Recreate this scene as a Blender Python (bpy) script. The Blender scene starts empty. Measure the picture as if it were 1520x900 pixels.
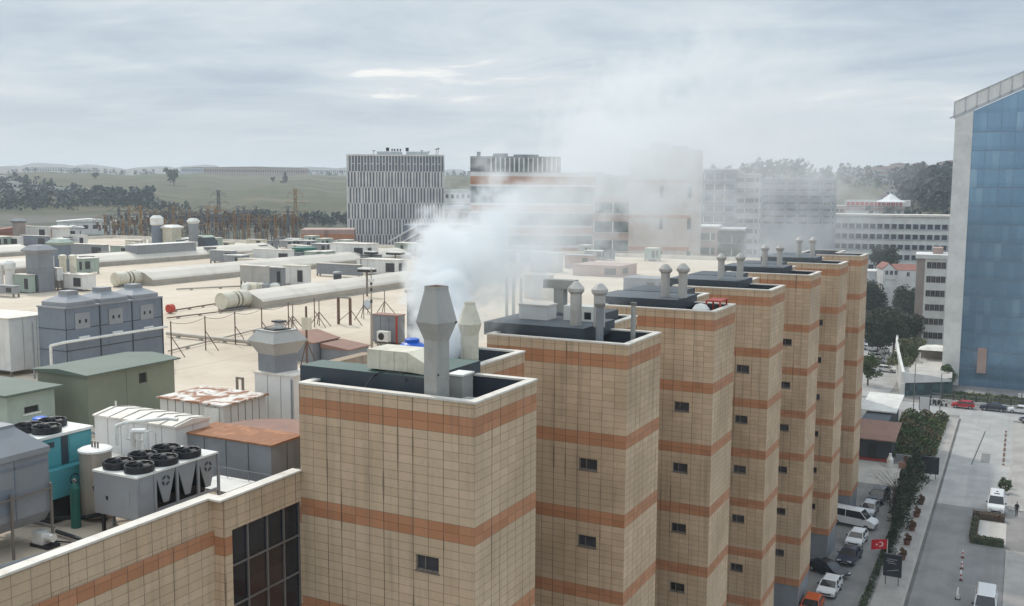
import bpy, math, random
from mathutils import Vector, Matrix
rnd = random.Random(7)
sc = bpy.context.scene
C = sc.collection
R_ = math.radians

# ------------------------------------------------------------------ camera, world, sun, exposure
# metres; X = across the street, Y = along the street, z = 0 at eye height, street level at G
G = -39.5
PITCH, YAW, ROLL, FPX = 0.1117, 0.4717, 0.0058, 1484.7
cam = bpy.data.objects.new('camera', bpy.data.cameras.new('camera'))
C.objects.link(cam)
fwd = Vector((-math.sin(YAW)*math.cos(PITCH), math.cos(YAW)*math.cos(PITCH), -math.sin(PITCH)))
right = Vector((math.cos(YAW), math.sin(YAW), 0))
up = right.cross(fwd)
r2 = right*math.cos(ROLL) - up*math.sin(ROLL)*-1
u2 = up*math.cos(ROLL) - right*math.sin(ROLL)
cam.matrix_world = Matrix((( r2.x, u2.x, -fwd.x, 0), (r2.y, u2.y, -fwd.y, 0), (r2.z, u2.z, -fwd.z, 0), (0, 0, 0, 1)))
cam.data.sensor_width = 36
cam.data.lens = FPX/1520*36
cam.data.clip_end = 30000
sc.camera = cam

SUN_EL, SUN_AZ = R_(46), (-0.83, 0.56)
world = bpy.data.worlds.new('World'); sc.world = world; world.use_nodes = True
wt = world.node_tree; wt.nodes.clear()
def wn(t, **k):
    n = wt.nodes.new(t)
    for a, b in k.items(): setattr(n, a, b)
    return n
def wl(a, b): wt.links.new(a, b)
def wm(op, a, b=None, clamp=False):
    n = wn('ShaderNodeMath', operation=op, use_clamp=clamp)
    for i, v in enumerate((a, b)):
        if v is None: continue
        if isinstance(v, (int, float)): n.inputs[i].default_value = v
        else: wl(v, n.inputs[i])
    return n.outputs[0]
sky = wn('ShaderNodeTexSky', sky_type='NISHITA', sun_disc=False)
sky.sun_elevation = SUN_EL
sky.sun_rotation = math.atan2(SUN_AZ[0], SUN_AZ[1])
sky.dust_density = 3
tc = wn('ShaderNodeTexCoord'); sx = wn('ShaderNodeSeparateXYZ'); wl(tc.outputs['Generated'], sx.inputs[0])
zz = wm('MAXIMUM', sx.outputs[2], 0.0)
den = wm('ADD', zz, 0.10)
px = wm('DIVIDE', sx.outputs[0], den); py = wm('DIVIDE', sx.outputs[1], den)
cb = wn('ShaderNodeCombineXYZ'); wl(px, cb.inputs[0]); wl(py, cb.inputs[1])
def wnoise(scale, det, rough, off, stretch):
    mp = wn('ShaderNodeMapping'); mp.inputs['Location'].default_value = off; mp.inputs['Scale'].default_value = stretch
    mp.inputs['Rotation'].default_value = (0, 0, YAW)
    wl(cb.outputs[0], mp.inputs[0])
    n = wn('ShaderNodeTexNoise'); n.inputs['Scale'].default_value = scale; n.inputs['Detail'].default_value = det
    n.inputs['Roughness'].default_value = rough; n.inputs['Distortion'].default_value = .6
    wl(mp.outputs[0], n.inputs[0]); return n.outputs[0]
n1 = wnoise(.42, 6, .55, (3.1, 1.7, 0), (.9, 1.05, 1))
n2 = wnoise(1.3, 7, .6, (8.3, 4.2, 2), (.85, 1.2, 1))
nn = wm('ADD', wm('MULTIPLY', n1, .68), wm('MULTIPLY', n2, .32))
ramp = wn('ShaderNodeValToRGB')
e = ramp.color_ramp.elements
e[0].position = .41; e[0].color = (.42, .50, .60, 1)
e[1].position = .61; e[1].color = (.96, .96, .93, 1)
m_ = ramp.color_ramp.elements.new(.50); m_.color = (.55, .63, .70, 1)
m_ = ramp.color_ramp.elements.new(.58); m_.color = (.70, .75, .79, 1)
wl(nn, ramp.inputs[0])
# pale band of cloud close to the horizon
hz = wn('ShaderNodeMapRange', interpolation_type='SMOOTHSTEP'); hz.inputs['From Min'].default_value = 0.0; hz.inputs['From Max'].default_value = .13
hz.inputs['To Min'].default_value = .85; hz.inputs['To Max'].default_value = 0
wl(sx.outputs[2], hz.inputs[0])
mixh = wn('ShaderNodeMix', data_type='RGBA'); wl(hz.outputs[0], mixh.inputs[0]); wl(ramp.outputs[0], mixh.inputs[6]); mixh.inputs[7].default_value = (.70, .74, .77, 1)
# overcast sky is brighter overhead
zb = wn('ShaderNodeMapRange', interpolation_type='SMOOTHSTEP'); zb.inputs['From Min'].default_value = .2; zb.inputs['From Max'].default_value = .8
zb.inputs['To Min'].default_value = 1.0; zb.inputs['To Max'].default_value = 1.75
wl(sx.outputs[2], zb.inputs[0])
vm = wn('ShaderNodeVectorMath', operation='SCALE'); wl(mixh.outputs[2], vm.inputs[0]); wl(zb.outputs[0], vm.inputs['Scale'])
bgc = wn('ShaderNodeBackground'); wl(vm.outputs[0], bgc.inputs[0]); bgc.inputs[1].default_value = 1.1
bgs = wn('ShaderNodeBackground'); wl(sky.outputs[0], bgs.inputs[0]); bgs.inputs[1].default_value = .05
ad = wn('ShaderNodeMixShader'); ad.inputs[0].default_value = .93
wl(bgs.outputs[0], ad.inputs[1]); wl(bgc.outputs[0], ad.inputs[2])
wo = wn('ShaderNodeOutputWorld'); wl(ad.outputs[0], wo.inputs[0])

sd = bpy.data.lights.new('sun', 'SUN'); so = bpy.data.objects.new('sun', sd); C.objects.link(so)
sd.energy = 2.0; sd.angle = R_(2.5); sd.color = (1, .94, .85)
to_sun = Vector((SUN_AZ[0]*math.cos(SUN_EL), SUN_AZ[1]*math.cos(SUN_EL), math.sin(SUN_EL)))
so.rotation_euler = to_sun.to_track_quat('Z', 'Y').to_euler()
sc.view_settings.view_transform = 'Standard'; sc.view_settings.look = 'None'
sc.view_settings.gamma = 1; sc.view_settings.use_curve_mapping = False
sc.view_settings.exposure = 0.0
sc.cycles.max_bounces = 10; sc.cycles.volume_bounces = 8; sc.cycles.diffuse_bounces = 3
sc.cycles.volume_step_rate = 0.13; sc.cycles.volume_max_steps = 220
sc.cycles.use_denoising = True

# ------------------------------------------------------------------ helpers
def ray(px, py):
    dx, dy = px-760, py-450
    X = (dx*math.cos(ROLL)+dy*math.sin(ROLL))/FPX; Y = (-dx*math.sin(ROLL)+dy*math.cos(ROLL))/FPX
    d = math.cos(PITCH)-Y*math.sin(PITCH); z = -math.sin(PITCH)-Y*math.cos(PITCH)
    c, s = math.cos(YAW), math.sin(YAW)
    return Vector((X*c-d*s, X*s+d*c, z))
def onz(px, py, z): r = ray(px, py); return r*(z/r.z)
def onx(px, py, x): r = ray(px, py); return r*(x/r.x)
def ony(px, py, y): r = ray(px, py); return r*(y/r.y)
def atd(px, py, D): r = ray(px, py); return r*(D/math.hypot(r.x, r.y))
ROOF = -12.1
def boxfit(xn, yb, xl, xr, yt, z=ROOF):
    "footprint and height of an axis-aligned box standing at height z"
    n = onz(xn, yb, z)
    w = abs(ony(xl, yb, n.y).x - n.x); d = abs(onx(xr, yb, n.x).y - n.y)
    h = ony(xn, yt, n.y).z - z
    return n.x-w, n.x, n.y, n.y+d, h

MATS = {}
class NT:
    def __init__(s, name):
        s.m = bpy.data.materials.new(name); s.m.use_nodes = True; s.t = s.m.node_tree
        s.b = s.t.nodes['Principled BSDF']; s.out = s.t.nodes['Material Output']; MATS[name] = s.m
    def n(s, t, **k):
        x = s.t.nodes.new(t)
        for a, b in k.items(): setattr(x, a, b)
        return x
    def put(s, v, sock):
        if isinstance(v, bpy.types.NodeSocket): s.t.links.new(v, sock)
        else: sock.default_value = v
    def math(s, op, a, b=None, c=None, clamp=False):
        x = s.n('ShaderNodeMath', operation=op, use_clamp=clamp)
        for i, v in enumerate((a, b, c)):
            if v is not None: s.put(v, x.inputs[i])
        return x.outputs[0]
    def noise(s, vec, scale, det=4, rough=.6, stretch=None, dist=0):
        if stretch:
            mp = s.n('ShaderNodeMapping'); mp.inputs['Scale'].default_value = stretch; s.put(vec, mp.inputs[0]); vec = mp.outputs[0]
        x = s.n('ShaderNodeTexNoise'); s.put(vec, x.inputs['Vector']); x.inputs['Scale'].default_value = scale
        x.inputs['Detail'].default_value = det; x.inputs['Roughness'].default_value = rough; x.inputs['Distortion'].default_value = dist
        return x.outputs[0]
    def ramp(s, v, a, b, ta=0., tb=1.):
        x = s.n('ShaderNodeMapRange', interpolation_type='SMOOTHSTEP'); s.put(v, x.inputs[0])
        for i, q in enumerate((a, b, ta, tb)): x.inputs[i+1].default_value = q
        return x.outputs[0]
    def mix(s, f, a, b):
        x = s.n('ShaderNodeMix', data_type='RGBA'); s.put(f, x.inputs[0])
        for i, v in ((6, a), (7, b)):
            if isinstance(v, tuple) and len(v) == 3: v = v+(1,)
            s.put(v, x.inputs[i])
        return x.outputs[2]
    def obj(s):
        if not hasattr(s, '_tc'): s._tc = s.n('ShaderNodeTexCoord')
        return s._tc.outputs['Object']
    def uv(s): s.obj(); return s._tc.outputs['UV']
    def pos(s):
        if not hasattr(s, '_g'): s._g = s.n('ShaderNodeNewGeometry')
        return s._g.outputs['Position']
    def set(s, col, rough=.6, metal=0., spec=.4):
        s.put(col if not isinstance(col, tuple) else col[:3]+(1,), s.b.inputs['Base Color'])
        s.put(rough, s.b.inputs['Roughness']); s.b.inputs['Metallic'].default_value = metal
        s.b.inputs['Specular IOR Level'].default_value = spec
        return s.m
def dirty(name, col, dirt=(.10, .085, .07), amt=.35, rough=.6, metal=0., scale=1.2, streak=True, bump=0):
    t = NT(name)
    a = t.noise(t.pos(), scale, 5, .65)
    f = t.ramp(a, .45, .75, 0, amt)
    if streak:
        b = t.noise(t.pos(), 2.2, 4, .6, (1, 1, .12))
        f = t.math('MAXIMUM', f, t.ramp(b, .52, .75, 0, amt*.9))
    c = t.noise(t.pos(), scale*.3, 2, .5)
    base = t.mix(t.ramp(c, .3, .7), tuple(x*.9 for x in col), tuple(min(1, x*1.06) for x in col))
    return t.set(t.mix(f, base, dirt), rough, metal)
def grid_mask(t, u, v, wu, wv, line):
    du = t.math('PINGPONG', u, wu/2); dv = t.math('PINGPONG', v, wv/2)
    return t.math('LESS_THAN', t.math('MINIMUM', du, dv), line), du, dv

# terracotta / beige cladding panels of the mall: u, v of the uv map are metres
def tile_mat(name='cladding_tiles', z0=7.98):
    t = NT(name)
    s = t.n('ShaderNodeSeparateXYZ'); t.put(t.uv(), s.inputs[0]); u, v = s.outputs[0], s.outputs[1]
    g = t.n('ShaderNodeSeparateXYZ'); t.put(t.pos(), g.inputs[0]); z = g.outputs[2]
    k = t.math('FLOORED_MODULO', t.math('ADD', z, z0), 4.0)     # distance below a band top, upside down
    band = t.math('GREATER_THAN', k, 4.0-.667)
    roof = t.math('GREATER_THAN', z, -z0)
    band = t.math('MULTIPLY', band, t.math('SUBTRACT', 1.0, roof))
    cu = t.math('FLOOR', t.math('DIVIDE', u, .65)); cv = t.math('FLOOR', t.math('DIVIDE', t.math('ADD', z, z0), .3333))
    cc = t.n('ShaderNodeCombineXYZ'); t.put(cu, cc.inputs[0]); t.put(cv, cc.inputs[1])
    w = t.n('ShaderNodeTexWhiteNoise', noise_dimensions='3D'); t.put(cc.outputs[0], w.inputs[0])
    cl = t.n('ShaderNodeTexWhiteNoise', noise_dimensions='1D')
    t.put(t.math('FLOOR', t.math('ADD', t.math('DIVIDE', u, .65), .5)), cl.inputs['W'])
    beige = t.mix(w.outputs[0], (.565, .405, .258), (.68, .50, .335))
    beige = t.mix(t.ramp(t.noise(t.pos(), .25, 3), .35, .7), beige, (.48, .345, .22))
    beige = t.mix(t.ramp(t.noise(t.pos(), .12, 4, .6), .45, .62, 0, .35), beige, (.64, .495, .345))
    orange = t.mix(w.outputs[0], (.44, .195, .095), (.53, .25, .13))
    col = t.mix(band, beige, orange)
    st = t.noise(t.pos(), 2.6, 4, .6, (1, 1, .06)); fine = t.noise(t.pos(), 7, 4, .7)
    col = t.mix(t.ramp(st, .48, .78, 0, .36), col, (.2, .15, .11))
    col = t.mix(t.ramp(fine, .5, .78, 0, .3), col, (.25, .2, .15))
    du = t.math('PINGPONG', u, .325); dv = t.math('PINGPONG', t.math('ADD', z, z0), .16667)
    lu = t.math('LESS_THAN', du, .014); lv = t.math('LESS_THAN', dv, .011)
    brk = t.noise(t.pos(), .9, 3, .7)
    lu = t.math('MULTIPLY', lu, t.math('ADD', .45, t.math('MULTIPLY', t.math('MULTIPLY', cl.outputs[0], cl.outputs[0]), t.ramp(brk, .35, .65, .2, 1.0))))
    f = t.math('MAXIMUM', lu, t.math('MULTIPLY', lv, .5), clamp=True)
    col = t.mix(f, col, (.07, .05, .04))
    # rain streaks hanging under some vertical joints
    ws = t.math('LESS_THAN', du, t.ramp(t.noise(t.pos(), 1.1, 2, .5, (1, 1, .3)), .52, .75, 0, .06))
    col = t.mix(t.math('MULTIPLY', ws, t.math('MULTIPLY', t.math('GREATER_THAN', cl.outputs[0], .55), .55)), col, (.12, .08, .055))
    return t.set(col, .62, 0, .3)
tile_mat(); tile_mat('cladding_tiles_low', 8.33)
def roof_mat():
    t = NT('roof_membrane')
    a = t.noise(t.pos(), .06, 5, .6); b = t.noise(t.pos(), .7, 5, .65)
    c = t.mix(t.ramp(a, .35, .65), (.54, .45, .345), (.66, .575, .46))
    c = t.mix(t.ramp(b, .5, .75, 0, .25), c, (.45, .36, .29))
    s = t.n('ShaderNodeSeparateXYZ'); t.put(t.pos(), s.inputs[0])
    du = t.math('PINGPONG', s.outputs[0], 2.0); m = t.math('LESS_THAN', du, .05)
    dv = t.math('PINGPONG', s.outputs[1], 6.0); m2 = t.math('LESS_THAN', dv, .05)
    c = t.mix(t.math('MULTIPLY', t.math('MAXIMUM', m, m2), .22), c, (.3, .24, .2))
    lap = t.math('LESS_THAN', t.math('PINGPONG', t.math('ADD', s.outputs[0], t.math('MULTIPLY', b, .3)), 5.0), .10)
    c = t.mix(t.math('MULTIPLY', lap, .35), c, (.33, .27, .22))
    soot = t.noise(t.pos(), .11, 5, .7, None, 1.2)
    c = t.mix(t.ramp(soot, .55, .70, 0, .45), c, (.36, .29, .235))
    # puddle marks and scuffs
    p = t.noise(t.pos(), .16, 3, .5, (1, 2.2, 1), .8)
    c = t.mix(t.ramp(p, .56, .62, 0, .22), c, (.5, .4, .31))
    c = t.mix(t.ramp(t.noise(t.pos(), .33, 4, .6, (2.5, .6, 1)), .62, .72, 0, .3), c, (.36, .31, .27))
    return t.set(c, .8, 0, .2)
roof_mat()
dirty('coping', (.74, .69, .61), (.35, .28, .21), .45, .6)
dirty('white_paint', (.78, .77, .72), (.3, .25, .19), .35, .5)
dirty('cream_paint', (.66, .62, .50), (.25, .2, .14), .4, .5)
dirty('vault_cream', (.60, .555, .475), (.36, .3, .24), .35, .55, scale=.3, streak=False)
dirty('vault_side', (.42, .38, .32), (.2, .17, .14), .3, .6)  # the cover cream darkened: shade of the vault flanks put into the colour
dirty('duct_grey', (.42, .41, .38), (.2, .18, .15), .3, .5, .1)
dirty('duct_pale', (.50, .475, .44), (.22, .18, .14), .45, .5)
dirty('steel_grey', (.25, .265, .285), (.12, .11, .1), .3, .5, .1)
dirty('chiller_grey', (.29, .30, .315), (.2, .18, .16), .25, .45, .05)
dirty('blue_grey', (.185, .215, .26), (.1, .1, .1), .3, .5, .05)
dirty('dark_blue_grey', (.045, .06, .075), (.09, .08, .07), .35, .5)
dirty('slab_green', (.075, .125, .105), (.15, .14, .12), .4, .6)
dirty('slab_grey', (.085, .105, .125), (.15, .14, .12), .4, .6)
dirty('shed_green', (.215, .235, .175), (.13, .13, .1), .2, .6)
dirty('shed_roof', (.11, .15, .12), (.16, .16, .14), .35, .6, scale=.8)
dirty('pale_green', (.36, .43, .37), (.2, .2, .17), .3, .6)
dirty('teal', (.09, .33, .36), (.1, .15, .15), .2, .4)
dirty('tank_beige', (.42, .37, .31), (.2, .16, .12), .35, .4, .3)
dirty('gas_green', (.02, .13, .10), (.05, .05, .05), .3, .4)
dirty('black', (.02, .021, .024), (.06, .055, .05), .3, .5)
dirty('rubber', (.025, .025, .025), (.05, .045, .04), .3, .8)
dirty('metal_pole', (.22, .20, .18), (.1, .07, .05), .4, .5, .3)
dirty('brown_pole', (.15, .085, .06), (.07, .05, .04), .4, .6)
dirty('yellow_brown', (.36, .22, .10), (.14, .10, .07), .4, .6)
dirty('blue_plastic', (.02, .12, .55), (.1, .12, .2), .15, .35)
dirty('blue_cloth', (.10, .22, .62), (.4, .45, .6), .5, .6)
dirty('red_paint', (.45, .05, .03), (.2, .05, .04), .3, .5)
dirty('brown_sheet', (.30, .17, .125), (.16, .1, .08), .5, .7, scale=.9)
dirty('dark_trim', (.05, .05, .055), (.09, .08, .07), .3, .5)
dirty('concrete', (.42, .40, .37), (.2, .18, .16), .35, .8)
dirty('pale_concrete', (.62, .60, .56), (.35, .31, .28), .3, .8)
dirty('wall_brown', (.34, .285, .25), (.2, .17, .15), .3, .8)
dirty('wall_cream', (.60, .52, .46), (.3, .25, .2), .3, .8); dirty('wall_white', (.72, .71, .68), (.4, .38, .34), .25, .7)
dirty('wall_grey', (.46, .48, .50), (.25, .25, .25), .25, .7)
dirty('wall_pink', (.45, .32, .28), (.25, .2, .17), .3, .8)
dirty('wall_orange', (.48, .22, .12), (.25, .15, .1), .3, .8)
dirty('roof_red', (.30, .13, .10), (.15, .1, .08), .4, .8)
dirty('kerb', (.40, .38, .35), (.2, .18, .16), .3, .85)
dirty('lattice_steel', (.20, .21, .23), (.1, .1, .1), .3, .5, .3)
def rust(name, base, amt):
    t = NT(name)
    a = t.noise(t.pos(), 1.1, 6, .65, None, .5)
    c = t.mix(t.ramp(a, .60-amt*.4, .66-amt*.25), base, (.30, .13, .06))
    c = t.mix(t.ramp(t.noise(t.pos(), 4, 4, .7), .5, .7, 0, .5), c, (.17, .085, .05))
    s = t.n('ShaderNodeSeparateXYZ'); t.put(t.pos(), s.inputs[0])
    c = t.mix(t.math('MULTIPLY', t.math('LESS_THAN', t.math('PINGPONG', s.outputs[0], .5), .012), .5), c, (.1, .07, .05))
    return t.set(c, .75)
rust('rusty_white_sheet', (.74, .70, .64), .38)
rust('rusty_orange_sheet', (.42, .19, .09), .55)
def plain(name, col, rough=.5, metal=0., spec=.4):
    t = NT(name); n = t.noise(t.obj(), 3, 2)
    return t.set(t.mix(n, tuple(x*.92 for x in col), tuple(min(1, x*1.05) for x in col)), rough, metal, spec)
for nm, c, r, m in (('paint_white', (.75, .75, .74), .25, 0), ('paint_silver', (.45, .46, .47), .28, .5), ('paint_black', (.018, .02, .025), .22, 0),
                    ('paint_navy', (.025, .035, .06), .22, 0), ('paint_red', (.45, .02, .03), .25, 0), ('paint_orange', (.55, .10, .02), .28, 0),
                    ('tyre', (.02, .02, .02), .85, 0), ('rim', (.4, .4, .42), .35, .7), ('headlamp', (.7, .72, .75), .15, .2), ('tail_lamp', (.35, .01, .01), .2, 0),
                    ('skin', (.45, .28, .2), .6, 0), ('cloth_dark', (.03, .03, .035), .9, 0), ('flag_red', (.62, .02, .03), .8, 0), ('flag_white', (.8, .8, .8), .8, 0),
                    ('terracotta_pot', (.16, .075, .055), .85, 0), ('sign_white', (.75, .76, .75), .5, 0), ('sign_dark', (.03, .035, .045), .35, 0), ('sign_red', (.55, .03, .03), .6, 0)):
    plain(nm, c, r, m)
def glass_mat(name, col, rough=.08, metal=0.):
    t = NT(name)
    s = t.n('ShaderNodeVectorMath', operation='SNAP'); t.put(t.pos(), s.inputs[0]); s.inputs[1].default_value = (1.3, 1.3, 1.1)
    w = t.n('ShaderNodeTexWhiteNoise', noise_dimensions='3D'); t.put(s.outputs[0], w.inputs[0])
    return t.set(t.mix(w.outputs[0], tuple(x*.6 for x in col), tuple(min(1, x*1.5) for x in col)), rough, metal, .6)
glass_mat('window_glass', (.03, .035, .045)); glass_mat('dark_glazing', (.012, .015, .022), .05); glass_mat('brown_glazing', (.05, .028, .024), .12)
glass_mat('car_glass', (.02, .022, .026), .05); glass_mat('teal_glazing', (.05, .09, .10), .1)
def curtain_mat():
    t = NT('blue_curtain_glass')
    s = t.n('ShaderNodeSeparateXYZ'); t.put(t.uv(), s.inputs[0]); u, v = s.outputs[0], s.outputs[1]
    cu = t.math('FLOOR', t.math('DIVIDE', u, 1.3)); cv = t.math('FLOOR', t.math('DIVIDE', v, 3.7))
    cc = t.n('ShaderNodeCombineXYZ'); t.put(cu, cc.inputs[0]); t.put(cv, cc.inputs[1])
    w = t.n('ShaderNodeTexWhiteNoise', noise_dimensions='3D'); t.put(cc.outputs[0], w.inputs[0])
    c = t.mix(t.ramp(w.outputs[0], .25, 1.0), (.215, .345, .47), (.26, .41, .54))
    c = t.mix(t.math('MULTIPLY', t.math('GREATER_THAN', w.outputs[0], .93), .3), c, (.50, .64, .72))
    big = t.noise(t.pos(), .07, 4, .5, (1, 1, .6))
    c = t.mix(t.ramp(big, .4, .65, 0, .5), c, (.17, .29, .41))
    sp = t.math('LESS_THAN', t.math('FLOORED_MODULO', v, 3.7), .9)
    c = t.mix(t.math('MULTIPLY', sp, .22), c, (.11, .2, .29))
    ln = t.math('LESS_THAN', t.math('PINGPONG', u, .65), .035)
    c = t.mix(t.math('MULTIPLY', ln, .2), c, (.12, .18, .24))
    return t.set(c, .16, .55, .5)
curtain_mat()
def asphalt(name, a, b):
    t = NT(name); n = t.noise(t.pos(), .25, 6, .6); f = t.noise(t.pos(), 5, 4, .7)
    c = t.mix(t.ramp(n, .35, .65), a, b); c = t.mix(t.ramp(f, .45, .8, 0, .3), c, tuple(x*.6 for x in a))
    tr = t.noise(t.pos(), .9, 3, .5, (1, .04, 1)); c = t.mix(t.ramp(tr, .5, .7, 0, .3), c, tuple(x*.75 for x in a))
    return t.set(c, .85, 0, .25)
asphalt('asphalt', (.215, .21, .205), (.275, .27, .262)); asphalt('lot_asphalt', (.19, .187, .18), (.26, .25, .24))
asphalt('dark_trim_road', (.12, .115, .11), (.17, .16, .15)); asphalt('patch_asphalt', (.20, .20, .20), (.26, .255, .25)); asphalt('dark_paving', (.22, .21, .195), (.29, .275, .26)); asphalt('paving', (.33, .31, .29), (.42, .40, .37)); asphalt('pale_paving', (.44, .42, .38), (.54, .51, .47)); asphalt('sunlit_road', (.36, .355, .345), (.45, .44, .42))  # last one is the road asphalt again, sunlight put into its colour
def ground_mat():
    t = NT('land')
    g = t.n('ShaderNodeSeparateXYZ'); t.put(t.pos(), g.inputs[0])
    a = t.noise(t.pos(), .006, 6, .6); b = t.noise(t.pos(), .03, 6, .6); st = t.noise(t.pos(), .004, 3, .5, (1, 3, 1))
    c = t.mix(t.ramp(a, .4, .6), (.098, .102, .06), (.135, .12, .082))
    c = t.mix(t.ramp(b, .45, .65, 0, .7), c, (.07, .078, .05))
    c = t.mix(t.ramp(st, .56, .62, 0, .6), c, (.20, .17, .12))
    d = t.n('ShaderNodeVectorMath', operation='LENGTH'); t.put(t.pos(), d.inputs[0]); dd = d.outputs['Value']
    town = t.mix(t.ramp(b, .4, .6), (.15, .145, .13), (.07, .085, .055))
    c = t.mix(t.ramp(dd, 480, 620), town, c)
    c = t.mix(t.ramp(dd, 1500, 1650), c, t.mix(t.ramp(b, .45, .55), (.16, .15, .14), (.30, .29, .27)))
    return t.set(c, .9, 0, .1)
ground_mat()
def leaf_mat(name, a, b):
    t = NT(name); n = t.noise(t.pos(), 1.3, 3); oi = t.n('ShaderNodeObjectInfo')
    c = t.mix(t.ramp(n, .35, .65), a, b)
    hs = t.n('ShaderNodeHueSaturation'); t.put(c, hs.inputs['Color']); t.put(t.math('ADD', .8, t.math('MULTIPLY', oi.outputs['Random'], .4)), hs.inputs['Value'])
    return t.set(hs.outputs[0], .8, 0, .2)
leaf_mat('leaf_dark', (.03, .045, .03), (.065, .085, .05)); leaf_mat('leaf_mid', (.05, .085, .03), (.09, .12, .045)); leaf_mat('leaf_olive', (.09, .10, .04), (.14, .14, .07))
leaf_mat('leaf_hazed', (.045, .062, .066), (.075, .095, .095)); leaf_mat('leaf_brown', (.12, .065, .035), (.17, .10, .05))  # far leaves: distance haze put into the colour, paler and bluer
dirty('bark', (.10, .075, .055), (.05, .04, .03), .3, .9)
M = MATS

class MB:
    def __init__(s): s.v = []; s.f = []; s.m = []; s.sm = []; s.uv = []
    def face(s, pts, m=0, smooth=False, uv=None):
        i = len(s.v); s.v += [tuple(p) for p in pts]; s.f.append(tuple(range(i, i+len(pts)))); s.m.append(m); s.sm.append(smooth)
        if uv is None:
            a, b, c = Vector(pts[0]), Vector(pts[1]), Vector(pts[2]); n = (b-a).cross(c-a)
            if abs(n.z) > max(abs(n.x), abs(n.y)): uv = [(p[0], p[1]) for p in pts]
            elif abs(n.x) > abs(n.y): uv = [(p[1], p[2]) for p in pts]
            else: uv = [(p[0], p[2]) for p in pts]
        s.uv.append(uv); return s
    def box(s, x0, x1, y0, y1, z0, z1, m=0, skip=''):
        if x0 > x1: x0, x1 = x1, x0
        if y0 > y1: y0, y1 = y1, y0
        if z0 > z1: z0, z1 = z1, z0
        F = {'f': ((x0, y0, z0), (x1, y0, z0), (x1, y0, z1), (x0, y0, z1)), 'r': ((x1, y0, z0), (x1, y1, z0), (x1, y1, z1), (x1, y0, z1)),
             'b': ((x1, y1, z0), (x0, y1, z0), (x0, y1, z1), (x1, y1, z1)), 'l': ((x0, y1, z0), (x0, y0, z0), (x0, y0, z1), (x0, y1, z1)),
             't': ((x0, y0, z1), (x1, y0, z1), (x1, y1, z1), (x0, y1, z1)), 'd': ((x0, y1, z0), (x1, y1, z0), (x1, y0, z0), (x0, y0, z0))}
        for k, q in F.items():
            if k not in skip: s.face(q, m)
        return s
    def sect(s, secs, m=0, n=4, rot=math.pi/4, cap=True, smooth=False, cx=0, cy=0):
        "stack of n-gon cross sections (z, rx, ry)"
        rings = []
        for q in secs:
            z, rx = q[0], q[1]; ry = q[2] if len(q) > 2 else rx
            k = 1/math.cos(math.pi/n) if n == 4 else 1
            rings.append([(cx+rx*k*math.cos(rot+2*math.pi*i/n), cy+ry*k*math.sin(rot+2*math.pi*i/n), z) for i in range(n)])
        for a, b in zip(rings, rings[1:]):
            for i in range(n):
                j = (i+1) % n; s.face((a[i], a[j], b[j], b[i]), m, smooth)
        if cap: s.face(rings[-1], m); s.face(rings[0][::-1], m)
        return s
    def tube(s, p0, p1, r0, r1=None, n=8, m=0, cap=True, smooth=True):
        r1 = r0 if r1 is None else r1
        p0, p1 = Vector(p0), Vector(p1); d = (p1-p0)
        if d.length < 1e-6: return s
        d.normalize(); a = d.orthogonal().normalized(); b = d.cross(a)
        A = [p0+(a*math.cos(2*math.pi*i/n)+b*math.sin(2*math.pi*i/n))*r0 for i in range(n)]
        B = [p1+(a*math.cos(2*math.pi*i/n)+b*math.sin(2*math.pi*i/n))*r1 for i in range(n)]
        for i in range(n):
            j = (i+1) % n; s.face((A[i], A[j], B[j], B[i]), m, smooth)
        if cap:
            s.face(A[::-1], m)
            if r1 > 1e-4: s.face(B, m)
        return s
    def path(s, pts, r, n=6, m=0):
        for a, b in zip(pts, pts[1:]): s.tube(a, b, r, r, n, m)
        return s
    def prism(s, prof, y0, y1, m=0, axis='y'):
        "polygon prof in (x,z) extruded along y (or (y,z) along x)"
        f = (lambda p, t: (p[0], t, p[1])) if axis == 'y' else (lambda p, t: (t, p[0], p[1]))
        n = len(prof)
        for i in range(n):
            j = (i+1) % n; s.face((f(prof[i], y0), f(prof[j], y0), f(prof[j], y1), f(prof[i], y1)), m)
        s.face([f(p, y0) for p in prof][::-1], m); s.face([f(p, y1) for p in prof], m)
        return s
    def wall(s, o, u, w, h, holes, m=0, depth=.2, inward=None, glass=None):
        "vertical wall with rectangular openings; o = lower left, u = unit direction, holes = (u0,u1,v0,v1)"
        us = sorted({0, w, *[q for a in holes for q in a[:2]]}); vs = sorted({0, h, *[q for a in holes for q in a[2:4]]})
        P = lambda a, b, k=0: (o[0]+u[0]*a+(inward[0]*k if inward else 0), o[1]+u[1]*a+(inward[1]*k if inward else 0), o[2]+b)
        for a0, a1 in zip(us, us[1:]):
            for b0, b1 in zip(vs, vs[1:]):
                if any(q[0]-1e-6 <= a0 and a1 <= q[1]+1e-6 and q[2]-1e-6 <= b0 and b1 <= q[3]+1e-6 for q in holes): continue
                s.face((P(a0, b0), P(a1, b0), P(a1, b1), P(a0, b1)), m, uv=[(a0, b0), (a1, b0), (a1, b1), (a0, b1)])
        for a0, a1, b0, b1 in holes:
            for q in ((P(a0, b0), P(a1, b0), P(a1, b0, depth), P(a0, b0, depth)), (P(a0, b1, depth), P(a1, b1, depth), P(a1, b1), P(a0, b1)),
                      (P(a0, b0, depth), P(a0, b1, depth), P(a0, b1), P(a0, b0)), (P(a1, b0), P(a1, b1), P(a1, b1, depth), P(a1, b0, depth))): s.face(q, m)
        return s
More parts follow.
